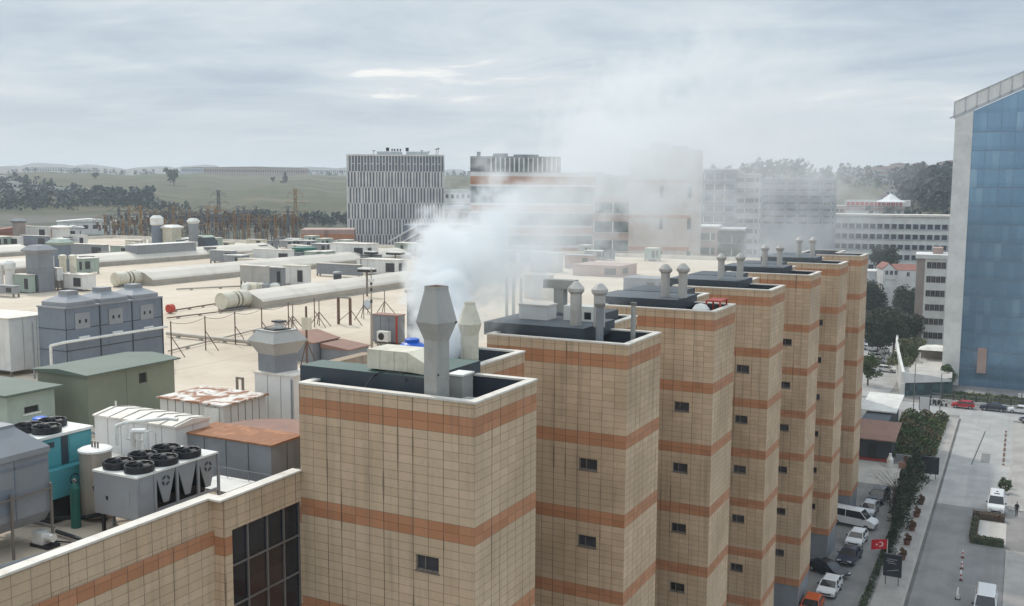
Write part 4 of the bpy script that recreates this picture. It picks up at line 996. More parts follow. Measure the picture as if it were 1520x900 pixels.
for px, lab in ((94, 'left one of two white stacks on the cream box unit'), (109, 'right one of two white stacks on the cream box unit')):
    q = ony(px, 409, b_[2]+1.5); h = ony(px, 379, q.y).z-(ROOF+b_[4]); t = thing('twin_stack', lab, 'stack', (q.x, q.y, ROOF+b_[4]+.07), 0, 'white twin stacks'); r = 5.6*math.hypot(q.x, q.y)/FPX
    m = MB(); m.sect([(0, r*.8), (h*.75, r*.8)], 0, 14, 0, cap=False, smooth=True); m.build('shaft', 'cream_paint', t); m = MB(); m.sect([(h*.75, r*.85), (h*.8, r), (h*.95, r*.95), (h, r*.5)], 0, 14, 0); m.build('hood', 'cream_paint', t)
column('slim white pipe rising left of the two white stacks', 80, 430, 380, 4, 'white_paint', style='pipe')
ahu('air_unit', 'small white unit with pipe just left of the cream box unit', 'air unit', (86, 432, 68, 90, 399), leg=1.2, louvre=None)
column('white capped round stack near the left edge in front of the vault', 16, 434, 387, 15, 'wall_white', 'white_paint', style='round')
column('white round stack cut by the left edge of the picture', 0, 434, 390, 13, 'wall_white', 'white_paint', style='round')
ahu('air_unit', 'pale green-white unit left of the tall grey stack', 'air unit', (44, 436, 22, 48, 409), 'pale_green', leg=.1)
ahu('air_unit', 'low grey frame unit in front of the round stack at left edge', 'air unit', (20, 442, -12, 24, 426), 'chiller_grey', 'steel_grey', leg=.4)
ahu('air_unit', 'long white unit at the far left edge of the mall roof', 'air unit', (30, 368, -20, 32, 352), leg=.2)
ahu('air_unit', 'blue-grey low plant room with a door at the far left of the roof', 'plant room', (70, 368, 30, 75, 351), 'blue_grey', leg=0)
ahu('air_unit', 'white box unit with dark canopy at the far left roof edge', 'air unit', (70, 357, 35, 76, 337), leg=0)
column('white double vent capsule at the far left roof edge', 91, 357, 335, 20, 'wall_white', 'white_paint', style='square')
column('grey-brown column with a flat cap at the far left roof edge', 29, 357, 325, 14, 'wall_brown', 'steel_grey', style='square')
ahu('air_unit', 'small white hut with flat top right of the double vent capsule', 'air unit', (126, 366, 103, 129, 350), leg=0)
ahu('plant_room', 'long low grey plant room behind the third vault', 'plant room', (155, 382, 98, 162, 364), 'steel_grey', 'coping', leg=0, cols=8)
ahu('plant_room', 'short grey-green plant room right of the long low grey one', 'plant room', (188, 380, 164, 193, 366), 'pale_green', 'coping', leg=0)
ahu('long_plant_room', 'long grey-green plant room on legs with a bright white roof', 'plant room', (204, 391, 187, 292, 365), 'chiller_grey', 'white_paint', leg=.5, cols=3, louvre=None, group=None)
column('round blue-grey silo with a white cap behind the long plant room', 234, 368, 320, 18, 'blue_grey', 'white_paint', style='round')
column('white vent block behind the long plant room, right of the round silo', 256, 368, 334, 22, 'cream_paint', 'white_paint', style='square')
column('slim grey column with white cap near the right end of long plant room', 288, 368, 324, 12, 'chiller_grey', 'white_paint', style='square')
for px in (214, 224, 234): column('small white roof cowl above the long plant room', px, 366, 354, 5, 'white_paint', style='round', group='small white cowls behind the long plant room')
x0, x1, y0, y1, h = boxfit(308, 376, 294, 314, 352)
t = thing('curved_duct', 'dark blue curved duct elbow right of the long plant room', 'duct', (x1, y0, ROOF))
m = MB(); w = x1-x0; pr = [(-w, h*.15), (0, 0), (0, h*.45), (-w*.35, h*.9), (-w*.7, h), (-w, h*.9)]; m.prism(pr, 0, 3, 0); m.build('elbow', 'dark_blue_grey', t); m = MB(); m.prism([(-w*.72, h*1.0), (-w*.35, h*.92), (-w*.33, h*.98), (-w*.7, h*1.07)], -.05, 3.05, 0); m.build('top_sheet', 'pale_green', t)
ahu('air_unit', 'flat grey unit with a white side panel right of the dark curved duct', 'air unit', (345, 393, 312, 352, 373), 'chiller_grey', leg=.4)
ahu('container_unit', 'large grey louvred container on legs in the middle of the roof', 'container', (394, 431, 357, 399, 396), 'duct_grey', 'coping', leg=.9, cols=2, louvre=None)
ahu('air_unit', 'dark recessed unit right of the large grey louvred container', 'air unit', (418, 428, 398, 424, 398), 'steel_grey', leg=.3, cols=3)
ahu('air_unit', 'cream cabin with white roof beside the large grey container', 'cabin', (452, 425, 421, 462, 396), 'wall_white', 'cream_paint', leg=0, cols=3)
ahu('air_unit', 'long white shed with grey openings in the middle of the roof clutter', 'shed', (432, 396, 376, 437, 372), 'wall_white', leg=0, cols=5)
ahu('air_unit', 'low white shed below the brown-banded building', 'shed', (484, 386, 434, 490, 374), 'pale_green', leg=0)
column('round dark green low hood left of the brown-banded building', 452, 384, 366, 36, 'gas_green', 'gas_green', style='round')
ahu('air_unit', 'tall white plant room with a dark ladder strip, below the slatted tower', 'plant room', (543, 391, 490, 562, 363), 'wall_white', leg=0, cols=5)
ahu('air_unit', 'row of dark louvred units in a pale frame, left of the smoke', 'air unit', (533, 413, 470, 537, 394), 'steel_grey', 'vault_cream', leg=.3, cols=10, louvre=None)
ahu('air_unit', 'white-topped long unit touching the left edge of the smoke', 'air unit', (590, 411, 537, 604, 387), 'wall_white', leg=.2, cols=6)
column('dark round drum between the louvred units and the nearest vault', 501, 417, 403, 15, 'dark_blue_grey', 'steel_grey', style='round')
for px, w, yb, yt, lab in ((545, 24, 440, 398, 'flat white canopy lamp on a mast above the nearest vault'), (551, 18, 396, 373, 'flat dark canopy on a post behind the louvred units'), (587, 24, 396, 374, 'flat white-topped canopy on a post at the left edge of the smoke')):
    q = onz(px, yb, ROOF); h = ony(px, yt, q.y).z-ROOF; r = w*math.hypot(q.x, q.y)/FPX/2
    t = thing('canopy', lab, 'canopy', (q.x, q.y, ROOF)); m = MB(); m.box(-r, r, -r*.6, r*.6, h-.45, h-.15); m.build('underside', 'black', t); bxm(-r, r, -r*.6, r*.6, h-.147, h).build('top_sheet', 'white_paint', t); m = MB(); m.tube((0, 0, 0), (0, 0, h-.45), .12); m.build('post', 'metal_pole', t)
for px, col_, lab in ((366, 'white_paint', 'first of four small boxes in a row below the large grey container'), (380, 'cream_paint', 'second of four small boxes below the large grey container'), (396, 'chiller_grey', 'third, grey one of four small boxes below the large container'), (408, 'white_paint', 'rightmost of four small boxes below the large grey container')):
    q = onz(px, 432, ROOF); t = thing('roof_box', lab, 'box', (q.x, q.y, ROOF)); m = MB(); m.sect([(.15, .42), (.75, .42), (.95, .25)], 0, 4); m.build('hood', col_, t); bxm(-.3, .3, -.3, .3, 0, .15).build('foot', 'metal_pole', t)
rr = random.Random(3)
small = []
for k in range(46):
    px = rr.uniform(150, 615); py = rr.uniform(364, 397)
    if 185 < px < 300 and py > 372: continue
    small.append((px, py))
small += [(rr.uniform(640, 900), rr.uniform(372, 400)) for _ in range(12)]+[(rr.uniform(0, 150), rr.uniform(362, 372)) for _ in range(6)]+[(rr.uniform(150, 600), rr.uniform(362, 376)) for _ in range(26)]+[(rr.uniform(0, 140), rr.uniform(398, 408)) for _ in range(6)]+[(rr.uniform(640, 1000), rr.uniform(372, 390)) for _ in range(10)]
proto = []
for i, (mt, rf, w, d, h, lab) in enumerate((('wall_white', 'coping', 2.4, 1.8, 1.3, 'small white ventilation unit amid the clutter of the far mall roof'), ('chiller_grey', 'white_paint', 3.4, 2.2, 1.6, 'small grey cooler with pale top amid the clutter of the far mall roof'),
                                ('steel_grey', 'dark_trim', 1.6, 1.4, 1.8, 'small dark unit amid the clutter of the far mall roof'), ('cream_paint', 'vault_cream', 4.4, 1.6, 1.2, 'long low cream duct unit amid the clutter of the far mall roof'), ('pale_green', 'coping', 2.0, 2.8, 2.2, 'pale green cabin amid the clutter of the far mall roof'))):
    proto.append((mt, rf, w, d, h, lab, 'small units scattered over the far mall roof: '+lab.split(' amid')[0]))
firsts = {}
for k, (px, py) in enumerate(small):
    q = onz(px, py, ROOF); i = k % 5
    if q.x < -196 or q.y > 172 or q.x > -27: continue
    if i not in firsts:
        mt, rf, w, d, h, lab, grp = proto[i]; t = thing('roof_unit', lab, 'roof unit', (q.x, q.y, ROOF), 0, grp); g_ahu(t, w, d, h, mt, rf, leg=.25, cols=3); firsts[i] = t
    else: dup(firsts[i], (q.x, q.y, ROOF))
# behind the second tower, half lost in smoke
def rbox(name, label, cat, fit, mat, roof, **k): return ahu(name, label, cat, fit, mat, roof, group=None, **k)
rbox('roof_pavilion', 'round-topped white pavilion on the roof seen through the smoke', 'pavilion', (828, 405, 787, 836, 377), 'wall_white', 'white_paint', leg=0, louvre=None)
rbox('roof_pavilion', 'pale low pavilion with two bright skylights seen through the smoke', 'pavilion', (876, 400, 838, 884, 380), 'wall_pink', 'wall_grey', leg=0)
rbox('air_unit', 'white fan unit between the two chimneys of the second tower', 'air unit', (884, 492, 858, 896, 468), 'wall_white', 'coping', leg=.2)
rbox('air_unit', 'white louvred box left of the chimneys behind the second tower', 'air unit', (838, 480, 800, 850, 455), 'wall_white', 'coping', leg=.2)
rbox('air_unit', 'cream hooded unit in the thin smoke left of the second tower', 'air unit', (812, 445, 778, 822, 410), 'vault_cream', 'vault_cream', leg=0, louvre=None)
rbox('plant_room', 'blue-grey plant room behind the third tower', 'plant room', (976, 440, 925, 990, 415), 'blue_grey', 'steel_grey', leg=0)
rbox('plant_room', 'pinkish low plant room in the smoke left of the third tower', 'plant room', (920, 412, 850, 945, 396), 'wall_pink', 'wall_pink', leg=0)
for px, lab in ((752, 'leftmost of three slim pale pipes behind the second tower roof'), (762, 'middle one of three slim pale pipes behind the second tower roof'), (773, 'rightmost of three slim pale pipes behind the second tower roof')):
    column(lab, px, 505, 412, 5, 'duct_grey', style='pipe', group='slim pipes in the smoke')
q = ony(832, 455, 52.0); zt = ony(832, 415, 52).z
t = thing('t_duct', 'grey T-shaped duct standing in the smoke left of the twin chimneys', 'duct', (q.x, 52, -8.4)); m = MB(); m.sect([(0, .3), (zt+8.4-.5, .3)], 0); m.build('shaft', 'duct_grey', t); m = MB(); m.box(-.95, .95, -.35, .35, zt+8.4-.5, zt+8.4); m.build('crosspiece', 'duct_grey', t)
t = thing('fan_cabinet', 'white cabinet with two dark fan openings on the second tower roof', 'cabinet', (-20.6, TY[1]+3.6, -6.93)); bxm(-1.3, .5, 0, .9, 0, .8).build('casing', 'white_paint', t)
for x in (-.45, .1): m = MB(); m.box(x-.18, x+.2, -.02, 0, .12, .5); m.build('opening', 'black', t)
t = thing('fan_cabinet', 'low white cabinet at the left end of the second tower slab', 'cabinet', (-23.2, TY[1]+3.0, -6.93)); bxm(-1.1, .6, 0, 1.2, 0, .75).build('casing', 'wall_white', t); bxm(-1.15, .65, -.05, 1.25, .75, .82).build('lid', 'coping', t)
# glazed link roof between the first two towers: white rooflight
t = thing('rooflight', 'small white pyramid rooflight on the lower roof behind the nearest tower', 'rooflight', (-22.3, 39.2, -8.4)); m = MB(); m.sect([(0, .9), (.25, .9), (.75, .15), (.77, .15)], 0, 4); m.build('dome', 'white_paint', t)

# ------------------------------------------------------------------ buildings beyond
def line_hit(P, rz, px):
    r = ray(px, 300); c, s = math.cos(rz), math.sin(rz)
    # P + k(c,s) = j(r.x, r.y)
    det = c*(-r.y)+s*r.x
    return ((-P.x)*(-r.y)+(-P.y)*r.x)/det
def site(xl, xr, yt, D, rz):
    P = atd(xl, yt, D); w = line_hit(P, rz, xr); return P, w
def building(name, label, cat, xl, xr, yt, D, rz=None, depth=16, zb=None, group=None):
    rz = R_(30) if rz is None else rz
    P, w = site(xl, xr, yt, D, rz)
    a = math.atan2(-P.x, P.y)
    if zb is None: zb = land_z(a, D)-2
    t = thing(name, label, cat, (P.x, P.y, zb), rz, group)
    return t, w, P.z-zb
def winmesh(w, h, name='window', frame='wall_grey', glass='window_glass'):
    m = MB(); m.box(0, w, -.03, 0, 0, h, 1); f = .07
    m.box(-f, w+f, -.07, 0, -f, 0); m.box(-f, w+f, -.07, 0, h, h+f); m.box(-f, 0, -.07, 0, 0, h); m.box(w, w+f, -.07, 0, 0, h); m.box(w/2-.03, w/2+.03, -.06, -.03, 0, h)
    return m.mesh(name, [frame, glass])
def bands(t, w, d, H, fl, first, mat, glass='window_glass', hh=1.5, x0=.6, x1=None, pier=3.0, pm='wall_white', side=True, n=None, name='window_band'):
    x1 = w-.6 if x1 is None else x1; k = 0; z = H-first
    while z > 1 and (n is None or k < n):
        m = MB(); m.box(x0, x1, -.05, .0, z-hh, z, 1); m.box(x0, x1, -.16, 0, z-hh-.12, z-hh)
        j = x0
        while j <= x1: m.box(j-.12, j+.12, -.12, -.05, z-hh, z); j += pier
        if side: m.box(w, w+.05, .6, d-.6, z-hh, z, 1)
        m.build(name, [pm, glass], t); z -= fl; k += 1
# slatted tower
t, w, H = building('slatted_office_tower', 'office tower wrapped in staggered white vertical slats left of the smoke', 'office tower', 514, 660, 229.5, 262, R_(31), 22)
m = MB(); m.box(.25, w-.25, .25, 22, 0, H-.3, 0); m.build('glass_body', ['blue_grey'], t)
m = MB(); m.box(0, w, 0, 22, H-.3, H+.1); m.box(0, .3, 0, .3, 0, H-.3); m.box(w-.3, w, 0, .3, 0, H-.3); m.build('roof_edge', 'wall_white', t)
nf = 9
for k in range(nf):
    z1 = H-.3-k*4.05-(0 if k == 0 else 0); z0 = z1-4.0; m = MB(); mm = MB(); n = 31; st = (w-.6)/n
    for i in range(n):
        x = .35+(i+(.5 if k % 2 else 0)*1.0)*st
        ww = .36 if (i+k) % 3 else .5
        if k == 0:
            m.box(x, x+.22, -.02, .25, z0, z1)
            if i % 2: m.box(x+.22, x+st, .05, .2, z0+1.9, z0+2.1)
        else: m.box(x, x+ww, -.05, .25, z0, z1)
    m.box(.3, w-.3, .05, .25, z0-.06, z0+.07)
    for i in range(20): y = .6+i*1.05; m.box(w-.25, w, y, y+.3, z0, z1)
    m.build('slat_row', ['wall_white'], t)
m = MB(); m.box(w*.30, w*.55, 4, 12, H+.1, H+1.0); m.box(w*.6, w*.82, 6, 14, H+.1, H+1.1); m.build('roof_plant', 'wall_grey', t)
m = MB()
for x, a in ((.40, .8), (.455, .35), (.48, .4), (.51, .4), (.54, .35), (.60, .8)): m.box(w*x, w*x+a, 1.5, 1.7, H+1.0, H+1.0+(.9 if a > .5 else .6))
m.build('roof_sign', 'sign_dark', t)
for x, h_ in ((.27, 1.1), (.76, 1.2), (.83, .9), (.91, 1.6), (.93, 1.8)): m = MB(); m.tube((w*x, 1.5, H+.1), (w*x+.25, 1.5, H+.1+h_), .07, n=5); m.box(w*x-.2, w*x+.5, 1.4, 1.6, H+.1+h_-.25, H+.1+h_-.05); m.build('antenna', 'metal_pole', t)
# orange-banded offices half in smoke
t, w, H = building('banded_office_block', 'office block with glass top floor and orange bands, right of the slatted tower', 'office block', 698, 884, 232, 250, R_(28), 24)
m = MB(); m.box(0, w, 0, 24, 0, H-4, 0); m.box(0, w*.72, 0, 24, H-4, H, 0); m.build('wall', ['blue_grey'], t)
for a, b in ((3.9, 7.4), (11.5, 14.0), (17.0, 19.5), (22.0, 24.4), (26.7, 29)): m = MB(); m.box(-.02, w+.02, -.07, 0, H-b, H-a); m.build('pale_band', 'wall_white', t)
m = MB(); m.box(.1, w*.12, -.06, 0, H-3.6, H-.5, 1); m.box(w*.13, w*.70, -.06, 0, H-3.6, H-.5, 0); m.build('top_glazing', ['teal_glazing', 'dark_glazing'], t)
m = MB()
for i in range(15): x = w*.16+i*w*.037; m.box(x, x+.35, -.3, -.06, H-3.8, H-.3)
m.build('fins', 'wall_white', t)
for k, (a, b) in enumerate(((4.9, 6.9), (12.0, 13.6), (17.5, 19.1), (22.5, 24.0), (27.2, 28.6))): m = MB(); m.box(0, w, -.1, -.072, H-b, H-a); m.build('orange_band', 'wall_orange', t)
for a, b in ((7.6, 11.3), (14.2, 16.8), (19.7, 21.8), (24.6, 26.5)): m = MB(); m.box(.4, w-.4, -.06, 0, H-b, H-a, 0); m.build('window_band', ['teal_glazing'], t)
m = MB(); m.box(w*.18, w*.3, 5, 10, H, H+.9); m.box(w*.35, w*.55, 6, 12, H, H+.7); m.box(w*.05, w*.08, 3, 4, H, H+1.2); m.build('roof_plant', 'steel_grey', t)
# tall pale tower in smoke
t, w, H = building('pale_corner_tower', 'tall pale tower with narrow slit windows seen through the smoke', 'tower', 935, 1043, 222, 212, R_(20), 18)
m = MB(); rr_ = []; n = 8
base = [(0, 0)]+[(w-3+3*math.sin(a), 3-3*math.cos(a)) for a in [i*math.pi/2/n for i in range(n+1)]]+[(w, 18), (0, 18)]
for i in range(len(base)): j = (i+1) % len(base); m.face([(base[i][0], base[i][1], 0), (base[j][0], base[j][1], 0), (base[j][0], base[j][1], H), (base[i][0], base[i][1], H)])
m.face([(x, y, H) for x, y in base]); m.build('wall', ['wall_cream'], t)
for a in (6.2, 13.5, 20.2):
    m = MB(); m.box(-.1, w-2.5, -.12, 0, H-a-.7, H-a); m.build('ledge', 'wall_orange', t)
wmesh = winmesh(.7, 2.4)
for z in (H-10, H-16.5, H-23.5, H-30):
    for x in (w*.42, w*.8): link('window', wmesh, t, (x, 0, z))
m = MB(); m.box(w*.28, w*.55, 4, 9, H, H+1.8); m.box(w*.58, w*.8, 5, 10, H, H+.9); m.build('roof_plant', 'steel_grey', t)
t, w, H = building('low_banded_wing', 'glass and pink banded wing left of the tall pale tower', 'office block', 880, 936, 292, 213, R_(20), 14)
m = MB(); m.box(0, w, 0, 14, 0, H); m.build('wall', 'wall_pink', t); bands(t, w, 14, H, 4.0, 1.2, '', 'teal_glazing', 2.3, .3, w-.2, 4, 'wall_white', False, 6)
# ramped parking deck
t, w, H = building('parking_deck', 'stepped dark parking deck with white slanted parapets by the slatted tower', 'parking deck', 598, 700, 331, 235, R_(30), 14)
m = MB(); m.box(0, w, .5, 14, 0, H-.6); m.build('storey', 'blue_grey', t)
for z in (H, H-1.9, H-3.7):
    m = MB(); m.box(3.8, w, -.1, .5, z-.5, z); A = (3.8, z-.25); m.tube((3.8, .2, z-.25), (-3.6, .2, z-4.6), .22, n=4, smooth=False); m.build('parapet', 'wall_white', t)
# brown banded corner of the mall complex
t, w, H = building('brown_banded_building', 'low brown building with an orange band at the far roof edge', 'building', 447, 525, 341, 246, R_(34), 12, zb=-40)
m = MB(); m.box(0, w*.44, 0, 12, 0, H); m.box(w*.5, w, 0, 12, 0, H); m.box(w*.44, w*.5, .6, 12, 0, H); m.build('wall', 'wall_pink', t)
for a, b in ((0, w*.44), (w*.5, w)): m = MB(); m.box(a, b, -.04, 0, H-2.2, H-1.1); m.build('orange_band', 'wall_orange', t)
# right hand far blocks
def blk(label, xl, xr, yt, D, mat, fl=3.6, rz=R_(12), depth=14, glass='window_glass', hh=1.7, pier=3.2, n=None, name='apartment_block', pm='wall_white', zb=None, cat='building', first=1.2, group=None):
    t, w, H = building(name, label, cat, xl, xr, yt, D, rz, depth, zb, group); bxm(0, w, 0, depth, 0, H).build('wall', mat, t)
    bands(t, w, depth, H, fl, first, mat, glass, hh, .5, w-.5, pier, pm, True, n); bxm(-.15, w+.15, -.15, depth+.1, H, H+.35).build('roof', pm, t); return t, w, H
blk('blue-grey glazed block with pale floor bands right of the tall pale tower', 1044, 1092, 252, 330, 'blue_grey', 3.4, glass='teal_glazing', hh=2.0, name='office_block', n=9)
blk('pale green-grey block rising behind the dark gridded offices', 1075, 1128, 259, 345, 'wall_grey', 3.4, glass='window_glass', hh=1.4, name='office_block', n=8)
blk('dark blue glass box among the rooftops beyond the fourth tower', 1062, 1106, 342, 232, 'dark_blue_grey', 3.0, glass='dark_glazing', hh=1.6, name='glass_box_building', n=5, pm='wall_grey')
blk('pale striped low block below the blue-grey glazed block', 1030, 1066, 338, 228, 'wall_pink', 3.2, name='striped_block', hh=1.6, n=5)
t, w, H = blk('wide dark office block with a grid of seven floors, right of the smoke', 1096, 1240, 266, 400, 'blue_grey', 2.5, R_(14), 16, 'dark_glazing', .9, 4.3, 7, 'gridded_office_block', 'wall_grey')
for k in range(9): x = k*w/8; m = MB(); m.box(x-.4, x+.4, -.4, 0, 0, H); m.build('pier', 'blue_grey', t)
t, w, H = building('long_white_building', 'very long white building with five rows of windows, left of the glass tower', 'building', 1098, 1436, 319, 420, R_(8), 16)
bxm(0, w, 0, 16, 0, H).build('wall', 'wall_white', t); bxm(-.3, w+.3, -.6, 16.2, H, H+.8).build('roof', 'coping', t)
for k in range(5):
    z = H-2.8-k*4.0; m = MB(); m.box(.6, w-.6, -.05, 0, z-1.9, z, 1); j = .6
    while j < w-.6: m.box(j-.35, j+.35, -.12, -.05, z-1.9, z); j += 2.6
    m.box(.4, w-.4, -.25, 0, z-2.2, z-1.9); m.build('window_row', ['wall_grey', 'window_glass'], t)
blk('pale flat building peeping over the left end of the long white building', 1118, 1255, 305, 450, 'wall_pink', 3.5, R_(8), 12, hh=1.2, n=1, name='low_building')
t, w, H = building('red_sign_building', 'low white building with wide red lettered front on the hillside', 'building', 1254, 1352, 297, 520, R_(6), 14)
bxm(0, w, 0, 14, 0, H).build('wall', 'wall_white', t)
m = MB(); x = 1.0; r5 = random.Random(5)
while x < w-4: a = r5.uniform(.9, 1.9); m.box(x, x+a, -.12, 0, H-2.6, H-1.0); x += a+.45
m.build('red_lettering', 'sign_red', t); m = MB(); m.box(.5, w-1, -.06, 0, H-5.2, H-3.6); m.build('red_fascia', 'wall_pink', t)
m = MB(); m.box(0, w, -.1, 0, H-3.3, H-2.9); m.build('ledge', 'roof_red', t)
P = atd(1322, 300, 512); t = thing('white_tent', 'white pointed tent roof in front of the red lettered building', 'tent', (P.x, P.y, P.z-3))
m = MB(); m.sect([(3, 7), (4.2, 4), (6.8, .4), (7.0, .2)], 0, 8, 0); m.build('canopy', 'paint_white', t)
for a in range(4): m = MB(); m.tube((5.5*math.cos(a*1.57+.7), 5.5*math.sin(a*1.57+.7), -4), (5.5*math.cos(a*1.57+.7), 5.5*math.sin(a*1.57+.7), 3.4), .15, n=5); m.build('pole', 'metal_pole', t)
# white house with red roof
t, w, H = building('white_house', 'white gabled house with a reddish roof wing, left of the brown apartment block', 'house', 1311, 1334, 400, 330, R_(20), 9, zb=-35)
m = MB(); m.prism([(0, 0), (w, 0), (w, H), (w/2, H+1.6), (0, H)], 0, 9); m.box(w, w+7, 2, 9, 0, H-.3); m.build('wall', 'wall_white', t)
m = MB(); m.prism([(-.2, H+.05), (w/2, H+1.75), (w+.2, H+.05), (w+.2, H+.2), (w/2, H+1.95), (-.2, H+.2)], .3, 9.2); m.prism([(1.8, H-.3), (9.2, H-.3), (5.5, H+1.4)], w+.21, w+7.3, 0, 'x'); m.build('roof', 'roof_red', t)
wmesh = winmesh(.8, 1.2)
for x in (.7, 2.1, 3.5): link('window', wmesh, t, (x, 0, H-1.6))
link('window', wmesh, t, (w+4, 2, H-2.2))
bxm(.6, 3.8, -.06, 0, 0.3+H-3.6, H-3.2).build('garage_door', 'dark_trim', t)
t, w, H = building('roadside_hall', 'low pale hall with long flat roof below the white house', 'hall', 1284, 1330, 420, 335, R_(15), 8, zb=G)
bxm(0, w, 0, 8, 0, H-.5).build('wall', 'wall_brown', t); bxm(-.4, w+.4, -.4, 8.2, H-.5, H).build('roof', 'white_paint', t)
t, w, H = building('low_grey_house', 'small grey house at the left of the white gabled house', 'house', 1289, 1310, 402, 338, R_(15), 8, zb=-35); bxm(0, w, 0, 8, 0, H-.3).build('wall', 'wall_grey', t); bxm(-.2, w+.2, -.2, 8.2, H-.3, H).build('roof', 'white_paint', t)
# brown apartment block beside the glass tower
t, w, H = building('brown_apartment_block', 'brown and white apartment block directly left of the glass tower', 'apartment block', 1374, 1414, 378, 272, R_(4), 12, zb=G)
bxm(-2.0, w, 0, 12, 0, H-1).build('wall', 'wall_brown', t); bxm(0, w, -.12, 0, 0, H-1).build('front_wall', 'wall_white', t); bxm(-2.3, w+.2, -.6, 12.2, H-1, H).build('roof', 'wall_white', t)
wmesh = winmesh(.95, 1.5, frame='wall_brown')
for k in range(7):
    for j in range(4): link('window', wmesh, t, (.5+j*1.12, -.12, H-3.4-k*3.55))
t, w, H = building('roof_penthouse', 'small brick-coloured rooftop room above the brown apartment block', 'building', 1385, 1404, 368, 276, R_(4), 6, zb=-17.2); bxm(0, w, 0, 6, 0, H).build('wall', 'wall_pink', t)

# ------------------------------------------------------------------ glass tower at the right
GY = 223.9
xa = ony(1424, 300, GY).x; xb = ony(1444, 300, GY).x
xa, xb = -13.6, -10.3
zA = ony(1446, 165, GY).z; zR = 38.0
sl = math.tan(R_(24.5))
XG = 40; 
t = thing('glass_tower', 'tall blue glass office tower with a white end wall and slanted roofline at the right', 'office tower', (xb, GY, G))
W = XG-xb; HA = zA-G; HB = HA+W*sl
m = MB(); m.face([(0, 0, 0), (W, 0, 0), (W, 0, HB), (0, 0, HA)], uv=[(0, 0), (W, 0), (W, HB), (0, HA)]); m.build('glass_facade', 'blue_curtain_glass', t)
m = MB(); wpier = xa-xb
m.prism([(wpier, 0), (-.003, 0), (-.003, HA+.2), (wpier, HA+wpier*sl+.8)], -.25, 26); m.build('end_wall', 'wall_white', t)
m = MB(); m.prism([(0, 0), (W, 0), (W, HB-.05), (0, HA-.05)], .01, 26); m.build('rear_body', 'wall_grey', t)
m = MB()
for k in range(1, 15):
    z = k*3.7
    if z < HA+12: m.box(max(0, (z-HA)/sl if z > HA else 0), W, -.035, -.003, z-.05, z+.05)
m.build('transoms', 'blue_grey', t)
m = MB()
for k in range(1, int(W/2.6)): x = k*2.6; m.box(x-.025, x+.025, -.03, -.003, 0, HA+x*sl)
m.build('mullions', 'blue_grey', t)
m = MB()     # slanted open parapet frame
def sp(x, dz): return (x, HA+x*sl+dz)
a, b = wpier-.3, W
m.prism([sp(a, .15), sp(b, .15), sp(b, .75), sp(a, .75)], -.3, .2, 0); m.prism([sp(a, 3.4), sp(b, 3.4), sp(b, 3.6), sp(a, 3.6)], -.3, -.1, 0)
x = a
while x < b: m.box(x-.09, x+.09, -.3, -.1, HA+x*sl+.5, HA+x*sl+3.5); x += 2.05
m.build('parapet_frame', 'wall_grey', t)
m = MB(); m.prism([sp(a, .75), sp(b, .75), sp(b, 3.4), sp(a, 3.4)], -.18, -.14, 0); m.build('parapet_screen', 'wall_white', t)
m = MB(); m.tube((-1.0+wpier, -.1, HA+.2+wpier*sl), (.3, -.1, HA+.6), .12, n=6); m.build('roof_boom', 'metal_pole', t)
m = MB(); m.box(3.3, 5.0, -.8, -.1, 3, 8.2); m.build('entrance_panel', 'wall_pink', t)

# ------------------------------------------------------------------ trees and plants
def crown_mesh(name, clumps, per, leaf, mat, seed):
    r = random.Random(seed); m = MB()
    for (cx, cy, cz, rx, rz_) in clumps:
        for _ in range(per):
            a, b, g = r.uniform(0, 2*math.pi), r.uniform(-1, 1), r.random()**.35
            s = math.sqrt(1-b*b); p = Vector((cx+rx*g*s*math.cos(a), cy+rx*g*s*math.sin(a), cz+rz_*g*b))
            n = Vector((r.uniform(-1, 1), r.uniform(-1, 1), r.uniform(-.3, 1))).normalized(); u = n.orthogonal().normalized(); v = n.cross(u)
            l = leaf*r.uniform(.6, 1.4)
            m.face([p-u*l-v*l*.2, p-v*l*.6, p+u*l, p+v*l*.6], 0)
    return m.mesh(name, [mat])
def clumps_round(r, R, H, n): 
    out = []
    for _ in range(n):
        a = r.uniform(0, 6.283); q = R*math.sqrt(r.random())*.72; z = r.uniform(.35, .85)
        out.append((q*math.cos(a), q*math.sin(a), H*z, R*r.uniform(.28, .42), H*r.uniform(.12, .2)))
    return out
def clumps_cone(r, R, H, n): return [((R*(1-i/n)*.5)*math.cos(i*2.4), (R*(1-i/n)*.5)*math.sin(i*2.4), H*(.12+.85*i/n), R*(1-i/n)*.75+.15*R, H*.09) for i in range(n)]
def trunk_mesh(H, r0, seed, bare=False):
    r = random.Random(seed); m = MB(); m.tube((0, 0, 0), (0, 0, H*.45), r0, r0*.7, 8); m.tube((0, 0, H*.45), (.1, .05, H*.8), r0*.7, r0*.25, 6)
    for i in range(7 if not bare else 26):
        a = r.uniform(0, 6.28); z = H*r.uniform(.3, .7); l = H*r.uniform(.18, .34); q = (l*math.cos(a), l*math.sin(a), z+l*r.uniform(.5, 1.1))
        m.tube((0, 0, z), q, r0*.3, r0*.08, 5)
        if bare:
            for _ in range(3): b = a+r.uniform(-.9, .9); l2 = l*.6; m.tube(q, (q[0]+l2*math.cos(b), q[1]+l2*math.sin(b), q[2]+l2*r.uniform(.3, .9)), r0*.1, r0*.04, 4)
    return m.mesh('trunk', ['bark'])
KIND = {}
def tree_kind(k, R, H, n, per, leaf, mat, cone=False, seed=1):
    r = random.Random(seed); KIND[k] = (crown_mesh('crown', (clumps_cone if cone else clumps_round)(r, R, H, n), per, leaf, mat, seed), trunk_mesh(H, H*.022+.04, seed))
